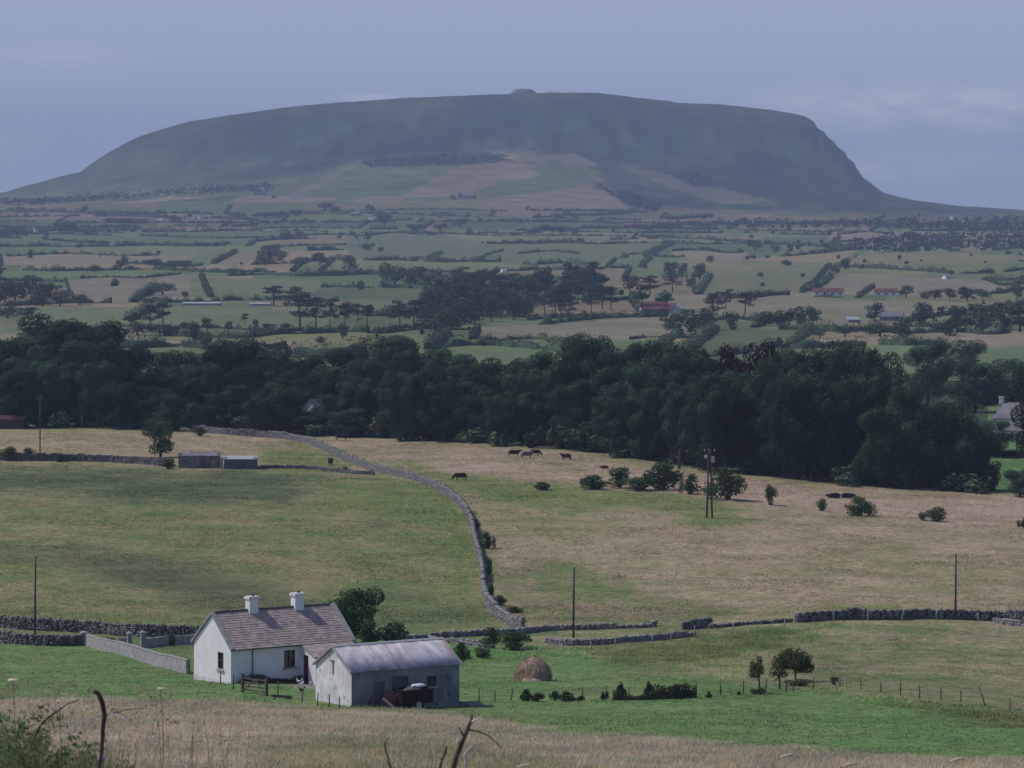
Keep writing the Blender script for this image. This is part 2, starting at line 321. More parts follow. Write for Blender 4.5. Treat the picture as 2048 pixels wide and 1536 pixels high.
M['greyroof'] = mat_noise('slate', (.13,.13,.15), (.22,.22,.24), .6, .8, .2)
M['paleroof'] = mat_noise('pale_tin', (.28,.30,.33), (.40,.42,.46), .5, .6, .3)
M['purplewall'] = mat_noise('maroon_shed', (.06,.03,.045), (.11,.055,.075), .5, .8, .2)
M['bark'] = mat_noise('bark', (.05,.045,.04), (.11,.10,.09), 1.5, .9, .1, stretch=(2,2,.4))
M['palebark'] = mat_noise('pale_bark', (.075,.075,.082), (.125,.125,.135), 1.5, .9, .1, stretch=(2,2,.4))
M['stem'] = mat_noise('dead_stem', (.05,.038,.03), (.12,.095,.08), 12, .9, .1)
M['palestem'] = mat_noise('bleached_stem', (.36,.34,.33), (.55,.53,.54), 12, .9, .1)
M['petal'] = mat_noise('mauve_petal', (.33,.28,.52), (.45,.40,.62), 30, .8, .1)
M['umbel'] = mat_noise('cream_umbel', (.50,.44,.36), (.62,.56,.48), 30, .9, .1)
M['gorse'] = mat_noise('yellow_flower', (.42,.33,.05), (.55,.45,.08), 3, .9, .1)
M['leaf'] = mat_leaf('beech_leaf', (.020,.041,.025), (.050,.090,.050), .28, .48, .06)
M['leafpurple'] = mat_leaf('copper_leaf', (.022,.014,.022), (.040,.026,.032), .3, .2, .1)
M['leafpine'] = mat_leaf('pine_needles', (.032,.054,.042), (.056,.084,.058), .3, .25, .08)
M['leaffar'] = mat_leaf('hedge_leaf', (.044,.072,.044), (.086,.120,.066), .15, .35, .12)
M['leafpale'] = mat_leaf('willow_leaf', (.085,.105,.065), (.14,.16,.10), .3, .2, .15)
M['leafbush'] = mat_leaf('thorn_leaf', (.036,.066,.028), (.080,.130,.052), .9, .2, .2)
M['leafhedge'] = mat_leaf('privet_leaf', (.030,.048,.024), (.062,.085,.04), 1.2, .2, .15)
M['leafolive'] = mat_leaf('olive_leaf', (.075,.092,.034), (.125,.140,.055), 1.0, .2, .2)
M['heath'] = mat_leaf('scrub', (.022,.034,.024), (.040,.055,.034), .1, .2, .05)
M['bramble'] = mat_leaf('bramble_leaf', (.085,.135,.060), (.13,.18,.085), 1.5, .15, .2)
M['redbush'] = mat_leaf('red_leaf', (.09,.028,.022), (.13,.05,.035), 1.5, .1, .1)

def mat_rust():
    m, nt, n, l, b = new_mat('galvanised_tin')
    uv = n.new('ShaderNodeUVMap'); sp = n.new('ShaderNodeSeparateXYZ'); l.new(uv.outputs[0], sp.inputs[0])
    mp_ = n.new('ShaderNodeMapping'); mp_.inputs['Scale'].default_value = (2.0, .14, 1); l.new(uv.outputs[0], mp_.inputs[0])
    nz = n.new('ShaderNodeTexNoise'); nz.inputs['Scale'].default_value = 1.0; nz.inputs['Detail'].default_value = 5; nz.inputs['Roughness'].default_value = .6; l.new(mp_.outputs[0], nz.inputs[0])
    rp = n.new('ShaderNodeValToRGB'); rp.color_ramp.elements[0].position = .55; rp.color_ramp.elements[1].position = .68; l.new(nz.outputs[0], rp.inputs[0])
    mp2 = n.new('ShaderNodeMapping'); mp2.inputs['Scale'].default_value = (1.1, .5, 1); l.new(uv.outputs[0], mp2.inputs[0])
    n2 = n.new('ShaderNodeTexNoise'); n2.inputs['Scale'].default_value = 1.4; n2.inputs['Detail'].default_value = 4; l.new(mp2.outputs[0], n2.inputs[0])
    r2 = n.new('ShaderNodeValToRGB'); r2.color_ramp.elements[0].position = .35; r2.color_ramp.elements[1].position = .65
    r2.color_ramp.elements[0].color = (.30,.30,.34,1); r2.color_ramp.elements[1].color = (.52,.52,.58,1); l.new(n2.outputs[0], r2.inputs[0])
    mx = n.new('ShaderNodeMix'); mx.data_type = 'RGBA'; mx.inputs[7].default_value = (.30,.15,.10,1); l.new(r2.outputs[0], mx.inputs[6])
    mf = n.new('ShaderNodeMath'); mf.operation = 'MULTIPLY'; mf.inputs[1].default_value = .85; l.new(rp.outputs[0], mf.inputs[0]); l.new(mf.outputs[0], mx.inputs[0])
    l.new(mx.outputs[2], b.inputs['Base Color']); b.inputs['Roughness'].default_value = .6; b.inputs['Specular IOR Level'].default_value = .3
    return m
M['tin'] = mat_rust()
def mat_tiles():
    m, nt, n, l, b = new_mat('concrete_tiles')
    uv = n.new('ShaderNodeUVMap'); br = n.new('ShaderNodeTexBrick'); l.new(uv.outputs[0], br.inputs[0])
    br.inputs['Color1'].default_value = (.37,.31,.29,1); br.inputs['Color2'].default_value = (.50,.42,.39,1); br.inputs['Mortar'].default_value = (.22,.18,.18,1)
    br.inputs['Scale'].default_value = 1.0; br.inputs['Mortar Size'].default_value = .012; br.inputs['Brick Width'].default_value = .34; br.inputs['Row Height'].default_value = .28; br.inputs['Bias'].default_value = -.1
    nz = n.new('ShaderNodeTexNoise'); nz.inputs['Scale'].default_value = 1.3; nz.inputs['Detail'].default_value = 6; l.new(uv.outputs[0], nz.inputs[0])
    rp = n.new('ShaderNodeValToRGB'); rp.color_ramp.elements[0].position = .3; rp.color_ramp.elements[1].position = .7
    rp.color_ramp.elements[0].color = (.72,.74,.72,1); rp.color_ramp.elements[1].color = (1.18,1.14,1.15,1); l.new(nz.outputs[0], rp.inputs[0])
    mx = n.new('ShaderNodeMix'); mx.data_type = 'RGBA'; mx.blend_type = 'MULTIPLY'; mx.inputs[0].default_value = 1; l.new(br.outputs[0], mx.inputs[6]); l.new(rp.outputs[0], mx.inputs[7])
    l.new(mx.outputs[2], b.inputs['Base Color']); b.inputs['Roughness'].default_value = .85; b.inputs['Specular IOR Level'].default_value = .2
    return m
M['tiles'] = mat_tiles()

# ------------------------------------------------------------------ ground cover: what grows where, with cloud shade painted into some tones
GB, GO, GD, GL = (.130,.185,.066), (.195,.208,.088), (.095,.125,.052), (.165,.205,.088)
TT, TP, TB, BR = (.33,.265,.175), (.345,.265,.195), (.27,.205,.145), (.25,.20,.14)
def inpoly(u, v, poly):
    c = np.zeros(u.shape, bool); n = len(poly); j = n - 1
    for i in range(n):
        xi, yi = poly[i]; xj, yj = poly[j]
        if yi != yj:
            c ^= ((yi > v) != (yj > v)) & (u < (xj - xi) * (v - yi) / (yj - yi) + xi)
        j = i
    return c
# (outline as surveyed, green, dry colour, share of dry, patchiness)
MIDF = [
 ([(-2000,1290),(4000,1290),(4000,840),(-2000,840)], GO, TT, .45, 1.0),
 ([(-2000,1260),(430,1262),(1010,1262),(1000,1240),(968,1190),(962,1110),(945,1040),(900,985),(760,944),(330,926),(-2000,915)], (.142,.184,.074), (.25,.215,.12), .38, 1.2),
 ([(560,1010),(780,950),(905,985),(940,1030),(965,1130),(980,1215),(880,1200),(900,1080),(800,1010),(650,1030)], GB, GO, .35, .9),
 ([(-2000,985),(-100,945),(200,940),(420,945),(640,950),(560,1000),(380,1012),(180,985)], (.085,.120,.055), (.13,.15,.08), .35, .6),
 ([(-100,1080),(200,1095),(420,1130),(600,1190),(640,1230),(420,1225),(300,1190),(60,1130)], (.115,.145,.068), (.17,.16,.09), .45, .9),  # soft outer part of a cloud shadow, painted as darker grass
 ([(110,1122),(280,1122),(430,1155),(560,1200),(470,1215),(340,1182),(210,1152)], (.092,.120,.056), (.13,.14,.075), .4, .9),  # darker core of the same painted cloud shadow
 ([(600,1200),(760,1150),(960,1200),(1000,1262),(640,1265)], (.10,.145,.065), GO, .3, .8),
 ([(-2000,926),(330,926),(345,935),(520,938),(650,915),(520,872),(390,862),(-2000,858)], GO, TT, .78, .6),
 ([(480,940),(690,945),(680,920),(640,898),(540,895)], GB, GO, .5, .7),
 ([(390,865),(640,880),(760,925),(900,965),(960,1040),(985,1180),(1050,1258),(4000,1262),(4000,980),(1980,985),(1480,955),(1200,915),(900,885),(640,872)], GO, TP, .62, .9),
 ([(1090,905),(1300,945),(1700,985),(2100,1000),(4000,1010),(4000,1060),(2048,1050),(1700,1030),(1450,1000),(1250,960)], TT, TP, .85, .5),
 ([(760,925),(900,940),(1250,985),(1450,1000),(1500,1035),(1200,1020),(960,1010),(900,970)], GB, GO, .45, .9),
 ([(990,1130),(1130,1120),(1300,1190),(1500,1225),(1400,1262),(1060,1262),(985,1190)], GB, TB, .42, 1.1),
 ([(1400,1020),(1560,1040),(1420,1060),(1340,1040)], GB, GO, .35, .6),
 # this side of the lane
 ([(-2000,1440),(-2000,1262),(4000,1262),(4000,1540),(2048,1524),(1500,1492),(1300,1482),(1100,1458),(930,1428),(640,1414),(440,1400),(150,1398)], (.112,.200,.070), GL, .34, .8),
 ([(1050,1268),(1300,1262),(4000,1235),(4000,1450),(2048,1432),(1800,1398),(1640,1372),(1500,1368),(1330,1335),(1190,1312),(1080,1306)], (.140,.178,.075), (.28,.24,.15), .5, 1.3),
 ([(1130,1290),(1380,1275),(1500,1258),(1600,1262),(1560,1300),(1420,1335),(1250,1320)], GD, GO, .4, 1.0),
 ([(1760,1398),(2300,1445),(2300,1475),(2000,1452),(1800,1420)], GD, GO, .3, .8),
 ([(150,1272),(400,1272),(400,1340)], (.11,.18,.07), (.17,.19,.09), .35, .9),
 ([(590,1358),(640,1352),(660,1376),(600,1372)], (.28,.25,.21), (.32,.28,.25), .6, .6),
 # the near meadow
 ([(-2000,1398),(150,1398),(440,1400),(640,1414),(930,1428),(1100,1458),(1300,1482),(1500,1492),(2048,1524),(4000,1545),(4000,1640),(-2000,1640)], (.255,.235,.155), (.375,.315,.228), .58, 1.0),
 ([(700,1470),(1000,1500),(1200,1536),(1400,1560),(500,1560),(520,1490)], (.21,.215,.125), TT, .45, 1.0),
]
PLAINF = [
 ([(960,417),(990,396),(1190,369),(1262,416),(1130,420)], TB), ([(850,357),(1000,332),(1092,345),(1062,358),(870,362)], TB),
 ([(955,382),(1000,362),(1170,351),(1197,361),(1080,374),(960,388)], (.12,.18,.075)), ([(630,363),(735,344),(850,331),(862,358),(700,362)], (.135,.17,.08)),
 ([(960,420),(1090,418),(1130,436),(985,433)], (.25,.18,.135)), ([(1095,421),(1250,418),(1292,441),(1140,441)], (.11,.15,.08)),
 ([(1430,431),(1530,427),(1575,438),(1470,436)], (.24,.155,.125)), ([(1030,312),(1150,307),(1200,330),(1060,331)], (.15,.13,.09)),
 ([(210,409),(340,393),(430,392),(300,405)], TT), ([(0,432),(160,418),(240,428),(60,441)], TB),
 ([(690,470),(880,468),(1010,500),(950,522),(700,518)], (.115,.155,.075)), ([(1010,506),(1215,505),(1205,531),(1020,526)], (.115,.16,.07)),
 ([(1240,509),(1382,515),(1345,529),(1230,526)], (.11,.185,.065)), ([(1385,548),(1665,529),(1600,592),(1390,596)], (.155,.175,.085)),
 ([(1610,588),(1682,545),(1960,560),(2060,580),(1900,592)], (.23,.20,.13)), ([(1370,602),(2060,604),(1760,655),(1600,642),(1400,640)], (.23,.205,.13)),
 ([(960,655),(1385,634),(1425,672),(1200,682),(945,680)], (.22,.195,.13)), ([(700,668),(1000,640),(1385,627),(960,656)], (.135,.18,.075)),
 ([(0,511),(390,509),(360,526),(0,531)], TB), ([(130,560),(400,549),(425,602),(150,606)], (.22,.19,.13)),
 ([(380,556),(645,560),(625,590),(380,596)], (.135,.175,.075)), ([(250,681),(600,682),(600,700),(250,692)], (.30,.22,.15)),
 ([(0,617),(690,608),(645,662),(250,656),(0,668)], (.145,.18,.08)), ([(1650,466),(1830,468),(1800,486),(1660,481)], TB),
 ([(1340,500),(1500,505),(1480,520),(1350,513)], TB), ([(700,600),(830,600),(840,625),(700,628)], (.125,.165,.075)), ([(1900,668),(2060,665),(2060,690),(1900,700)], TB),
 ([(1700,585),(1260,590),(1290,640),(1130,650)], (.24,.19,.13)),
]
PAL = [(.125,.17,.075), (.11,.15,.07), (.16,.18,.085), (.19,.185,.10), (.25,.20,.125), (.14,.16,.08), (.10,.13,.065), (.20,.165,.105)]
ROWV = [700, 672, 640, 606, 578, 556, 538, 522, 508, 496, 485, 475, 466, 458, 450, 443, 436, 430, 424, 416, 404, 392]
rr = np.random.default_rng(21)
BRK = [np.sort(rr.uniform(-200, 2300, 8 + i // 2)) for i in range(len(ROWV))]
PCOL = [[PAL[k_] for k_ in rr.integers(0, len(PAL), len(BRK[i]) + 1)] for i in range(len(ROWV))]
def rowv(i, u):
    s = 0.30 + 0.70 * (ROWV[i] - 400) / 300
    return ROWV[i] + s * (44 * (vnoise(np.asarray(u, float) / 330 + 7.7 * i, np.full(np.shape(u), 3.3), 31 + i) - .5) + 9 * (vnoise(np.asarray(u, float) / 70 + 3.1 * i, np.full(np.shape(u), 1.3), 61 + i) - .5))
def cover(u, d, z):
    x = (u - UC) / F * d; v = HOR - z * F / d
    out = np.zeros(u.shape + (3,)); out[:] = (.13, .18, .085)
    n1 = fbm(x / 9, d / 14, 41, 4); n2 = fbm(x / 2.2, d / 3.2, 43, 3); n3 = fbm(x / 40, d / 50, 47, 3)
    patch = .40 * n1 + .38 * n2 + .22 * n3
    nu_, nv_ = fbm(x / 12, d / 12, 51, 3) - .5, fbm(x / 10, d / 18, 53, 3) - .5
    nu2, nv2 = fbm(x / 1.7, d / 2.4, 55, 2) - .5, fbm(x / 1.9, d / 2.2, 57, 2) - .5
    uj = u + 26 * nu_ * np.clip(500 / d, .3, 2); vj = v + 10 * nv_
    mid = d < 900
    for poly, g, t, mean, amp in MIDF:
        wide = .6 if poly[0][0] == 150 or poly[0] == (590, 1358) else 1.0
        al = np.zeros(u.shape)
        for q in range(4):
            o1, o2 = (q % 2) * 2 - 1, (q // 2) * 2 - 1
            al += inpoly(u + wide * (70 * nu_ + o1 * (16 + 60 * nu2)), v + wide * (34 * nv_ + o2 * (4 + 18 * nv2)), poly)
        w = (al > 0) & mid; al = al[w][:, None] / 4
        k_ = np.clip(mean + amp * 2.6 * (patch[w] - .5), 0, 1)[:, None]
        out[w] = out[w] * (1 - al) + al * (np.array(g) * (1 - k_) + np.array(t) * k_)
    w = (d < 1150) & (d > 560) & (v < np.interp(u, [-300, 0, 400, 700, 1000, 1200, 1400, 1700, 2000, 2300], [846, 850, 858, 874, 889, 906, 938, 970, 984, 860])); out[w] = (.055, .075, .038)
    w = (d < 1150) & (u > 1975) & (v < 985) & (d > 640); out[w] = (.11, .19, .075)
    # the plain: a patchwork of small fields
    pl = (d >= 900)
    vq = v + 2.0 * (fbm(x / 60, d / 200, 71, 2) - .5)
    row = np.zeros(u.shape, int)
    for i in range(len(ROWV)): row += (vq < rowv(i, u)).astype(int)
    for i in range(len(ROWV)):
        w = pl & (row == i + 1)
        if w.any():
            c = np.array(PCOL[i]); sl = u[w] + (v[w] - ROWV[i]) * (1.2 + .8 * math.sin(i)); ci = np.searchsorted(BRK[i], sl)
            out[w] = c[ci]
    # mountain heath, its colour darkened to stand in for cloud shade
    hh = np.interp(u, [-900, 0, 160, 300, 520, 640, 735, 1000, 1160, 1260, 1330, 1400, 1500, 1700, 2048, 3000], [408, 402, 398, 388, 372, 356, 332, 318, 330, 418, 428, 430, 432, 440, 446, 446])
    hk_ = sstep(6, -26, v - hh - 14 * (fbm(x / 150, d / 260, 79, 4) - .5)) * (d > 4700)
    hill = (d > 4700) & (v < hh + 6 * (fbm(x / 120, d / 300, 77, 3) - .5))
    a = fbm(x / 260, d / 700, 81, 4); b_ = fbm(x / 70, d / 160, 83, 4)
    c = np.zeros(u.shape + (3,)); k_ = np.clip(.5 + 3.4 * (.5 * a + .5 * b_ - .5), 0, 1)[..., None]
    c[:] = np.array((.022, .036, .030)) * (1 - k_) + np.array((.055, .074, .046)) * k_
    band_ = fbm(x / 700, z / 9, 87, 3); c *= (1 + 1.5 * sstep(1350, 1650, u) * sstep(20, 80, z) * (band_ - .5))[..., None]
    gul = fbm(x / 28, d / 260, 89, 4); c *= (1 + 1.7 * (gul - .5))[..., None]
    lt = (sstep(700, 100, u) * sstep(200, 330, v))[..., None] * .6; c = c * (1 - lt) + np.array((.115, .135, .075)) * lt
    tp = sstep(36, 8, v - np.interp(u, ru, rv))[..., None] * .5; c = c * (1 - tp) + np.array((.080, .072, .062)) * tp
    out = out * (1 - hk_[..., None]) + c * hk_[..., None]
    for poly, col in (([(1230,330),(1330,345),(1420,370),(1560,405),(1440,408),(1330,372)], (.125,.115,.075)), ([(1180,370),(1260,385),(1330,420),(1260,418)], (.035,.05,.036)), ([(720,322),(800,308),(960,303),(1030,322),(870,332),(740,334)], (.035,.045,.035)),
                      ([(1330,345),(1400,340),(1440,378),(1380,372)], (.03,.045,.032)), ([(1540,395),(1640,372),(1715,366),(1760,384),(1700,392),(1600,402)], (.034,.048,.036))):
        w = inpoly(uj, vj, poly) & (d > 4700); out[w] = np.array(col)
    for poly, col in PLAINF:
        w = inpoly(u + 10 * (fbm(x / 90, d / 90, 73, 3) - .5), vq + 5 * (fbm(x / 120, d / 160, 75, 3) - .5), poly) & (d > 1050); mu_ = np.array(col); mu_ = mu_ * .72 + np.array((.16, .175, .09)) * .28; out[w] = (mu_ * .82 + .18 * mu_.mean()) * (.85 + .3 * n1[w])[:, None]
    up = (d > 4700) & ~hill; out[up] *= .80
    far = d > 900
    out[far] *= (.74 + .40 * fbm(x[far] / 25, d[far] / 60, 91, 4))[:, None]
    return out

# ------------------------------------------------------------------ ground and mountain sheets
uc_ = np.concatenate([np.arange(-160, 2210, 3.2)])
th_in = np.arctan((uc_ - UC) / F)
th = np.concatenate([np.linspace(-math.pi, -R(30), 26)[:-1], np.linspace(-R(30), th_in[0], 24)[:-1], th_in, np.linspace(th_in[-1], R(30), 24)[1:], np.linspace(R(30), math.pi, 26)[1:-1]])
drow = [1.0]
drow = np.concatenate([np.geomspace(1.0, 15, 12)[:-1], np.geomspace(15, 160, 60)[:-1], np.geomspace(160, 1000, 330)[:-1], np.geomspace(1000, 5400, 260)[:-1], np.linspace(5400, 7400, 170)[:-1], np.geomspace(7400, 28000, 36)])
TH, DD = np.meshgrid(th, drow)
tcl = np.clip(TH, -R(15), R(15)); UU = UC + F * np.tan(tcl); RR_ = DD / np.cos(tcl)
ZZ = zfun(UU, DD); XX, YY = RR_ * np.sin(TH), RR_ * np.cos(TH)
CC = cover(UU, DD, ZZ)
nr, nc = TH.shape
ids = np.arange(nr * nc).reshape(nr, nc); nx = np.roll(ids, -1, axis=1)
quads = np.stack([ids[:-1], nx[:-1], nx[1:], ids[1:]], -1)
Vall = np.stack([XX, YY, ZZ], -1).reshape(-1, 3)
split = int(np.searchsorted(drow, 5390))
def sheet(name, r0, r1, mat, label, cat, extra=None):
    v_ = Vall[r0 * nc:(r1 + 1) * nc]; q = quads[r0:r1].reshape(-1, 4) - r0 * nc; f3 = None; col = CC.reshape(-1, 3)[r0 * nc:(r1 + 1) * nc]
    if r0 == 0:
        v_ = np.concatenate([v_, [[0, 0, -1.65]]]); ci = len(v_) - 1; f3 = np.stack([np.full(nc, ci), np.roll(np.arange(nc), -1), np.arange(nc)], -1); col = np.concatenate([col, [[.15, .18, .09]]])
    q = q[:, ::-1]
    return setp(link(name, mesh_np(name, v_, q, f3, mat, True, col)), label, cat, None, 'structure')
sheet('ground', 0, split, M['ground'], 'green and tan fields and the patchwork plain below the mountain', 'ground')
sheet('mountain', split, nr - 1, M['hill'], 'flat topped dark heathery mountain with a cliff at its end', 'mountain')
def cov_at(u, d):
    u = np.asarray(u, float); d = np.asarray(d, float); return cover(u, d, zfun(u, d))

# ------------------------------------------------------------------ grass
def blades(u, d, hgt, wid, col, nb, lean=.5, spread=.15, colvar=.25, seed=1):
    """tufts of nb blades at ground points"""
    r_ = np.random.default_rng(seed); n = len(u); x = (u - UC) / F * d; z = zfun(u, d)
    N = n * nb; bx = np.repeat(x, nb) + r_.normal(0, spread, N); by = np.repeat(d, nb) + r_.normal(0, spread, N); bz = np.repeat(z, nb) - .04
    h = np.repeat(hgt, nb) * r_.uniform(.55, 1.15, N); w = np.repeat(wid, nb) * r_.uniform(.6, 1.3, N); a = r_.uniform(0, 2 * math.pi, N)
    lx = r_.normal(.12, lean, N) * h; ly = r_.normal(0, lean, N) * h; dx, dy = np.cos(a) * w / 2, np.sin(a) * w / 2
    V = np.stack([np.stack([bx - dx, by - dy, bz], -1), np.stack([bx + dx, by + dy, bz], -1),
                  np.stack([bx + dx * .7 + lx * .45, by + dy * .7 + ly * .45, bz + h * .62], -1), np.stack([bx - dx * .7 + lx * .45, by - dy * .7 + ly * .45, bz + h * .62], -1),
                  np.stack([bx + lx, by + ly, bz + h], -1)], 1).reshape(-1, 3)
    b0 = np.arange(N) * 5
    c = np.repeat(col, nb, 0) * r_.uniform(1 - colvar, 1 + colvar, (N, 1)); c = np.repeat(c, 5, 0)
    return V, np.stack([b0, b0+1, b0+2, b0+3], -1), np.stack([b0+3, b0+2, b0+4], -1), c
def grass(name, n, d0, d1, hfun, wfun, nb, label, seed, keep=None, lean=.35, spread=.2, ulo=-60, uhi=2110, bright=1.0):
    r_ = np.random.default_rng(seed); d = np.sqrt(r_.uniform(d0**2, d1**2, n)); u = r_.uniform(ulo, uhi, n)
    if keep is not None: k_ = keep(u, d); u, d = u[k_], d[k_]
    col = cov_at(u, d) * bright; tt_ = np.clip(r_.normal(0, 1, len(u)), -2, 2)[:, None]; col = col * (1 + tt_ * np.array((.14, .02, -.10))); V, q, t, c = blades(u, d, hfun(u, d, r_), wfun(u, d, r_), col, nb, lean, spread, .22, seed)
    return setp(link(name, mesh_np(name, V, q, t, M['blade'], False, c)), label, 'grass', None, 'stuff')
clump = lambda u, d, s, k: fbm((u - UC) / F * d / s, d / s, k, 3)
# footprints the grass keeps out of are handled by building floors; tall growth stops at the meadow edge
def front(u, d):
    v = HOR - zfun(u, d) * F / d; e = np.interp(u, [-300, 150, 440, 640, 930, 1100, 1300, 1500, 2048, 2300], [1396, 1398, 1401, 1415, 1429, 1458, 1482, 1492, 1524, 1530]); return v > e + 26 * (clump(u, d, 5, 121) - .5) + 12 * (clump(u, d, 1.2, 123) - .5)
grass('meadow_grass', 52000, 160, 272, lambda u, d, r: .14 + .34 * clump(u, d, 7, 101) * r.uniform(.6, 1.2, len(u)), lambda u, d, r: np.full(len(u), .05), 4, 'tall brown seeding meadow grass along the foot of the view', 201, front, bright=1.7)
grass('pasture_grass', 60000, 200, 420, lambda u, d, r: .06 + .20 * np.clip(clump(u, d, 6, 103) - .25, 0, 1), lambda u, d, r: np.full(len(u), .09), 3, 'short green grass round the cottage and the hayfield', 202, lambda u, d: ~front(u, d), bright=1.5)
grass('field_grass', 115000, 395, 760, lambda u, d, r: .08 + .34 * np.clip(clump(u, d, 9, 105) - .3, 0, 1), lambda u, d, r: np.full(len(u), .16), 3, 'rough tufted pasture grass on the wide middle fields', 203, lambda u, d: HOR - zfun(u, d) * F / d > 862, spread=.35, bright=1.55)

WEEDP = ([(1040,1290),(1120,1296),(1250,1298),(1390,1280),(1520,1262),(1660,1252),(1640,1275),(1560,1300),(1500,1365),(1330,1338),(1190,1316),(1060,1310)], [(1640,1382),(1760,1394),(1850,1402),(2048,1434),(2200,1455),(2200,1478),(2000,1452),(1850,1426),(1700,1398)], [(900,1300),(960,1304),(1080,1306),(1060,1318),(930,1330)])
def weedy(u, d):
    v = HOR - zfun(u, d) * F / d; n_ = clump(u, d, 4, 111); w = np.zeros(u.shape, bool)
    for p_ in WEEDP: w |= inpoly(u + 40 * (n_ - .5), v + 14 * (clump(u, d, 2.5, 113) - .5), p_)
    return w & (n_ > .36)
grass('rough_weeds', 90000, 255, 410, lambda u, d, r: .12 + .55 * np.clip(clump(u, d, 2.2, 115) - .3, 0, 1), lambda u, d, r: np.full(len(u), .10), 4, 'rough uneven weeds by the lane wall and along the ditch', 204, weedy, .5, .18, 850, 2110, 2.3)

# ------------------------------------------------------------------ foliage
def leaf_cloud(P, Nrm, size, r_, tilt=.8):
    """quads at points P facing roughly along Nrm"""
    n = len(P); nn = Nrm + r_.normal(0, tilt, (n, 3)); nn /= np.linalg.norm(nn, axis=1, keepdims=True) + 1e-9
    a = np.cross(nn, r_.normal(0, 1, (n, 3))); a /= np.linalg.norm(a, axis=1, keepdims=True) + 1e-9; b = np.cross(nn, a)
    s = size * r_.uniform(.55, 1.25, (n, 1)); a *= s * .5; b *= s * .5 * r_.uniform(.6, 1.0, (n, 1))
    V = np.stack([P - a - b * .4, P - a * .1 - b, P + a + b * .3, P + a * .2 + b], 1).reshape(-1, 3)
    return V, np.arange(n * 4).reshape(n, 4)
def lobes_points(lobes, n, r_, depth=.3):
    L = np.array(lobes, float); w = (L[:, 3] * L[:, 4] + L[:, 4] * L[:, 5] + L[:, 3] * L[:, 5]); w /= w.sum()
    k_ = r_.choice(len(L), n, p=w); dr = r_.normal(0, 1, (n, 3)); dr /= np.linalg.norm(dr, axis=1, keepdims=True)
    rad = 1 - depth * r_.uniform(0, 1, n) ** 1.6 + r_.normal(0, .035, n)
    bump_ = 1 + .16 * (vnoise(dr[:, 0] * 3 + k_ * 5.1, dr[:, 2] * 3 + dr[:, 1] * 2, 5) - .5)
    return L[k_, :3] + dr * L[k_, 3:] * (rad * bump_)[:, None], dr / L[k_, 3:] * L[k_, 3:].mean(1, keepdims=True)
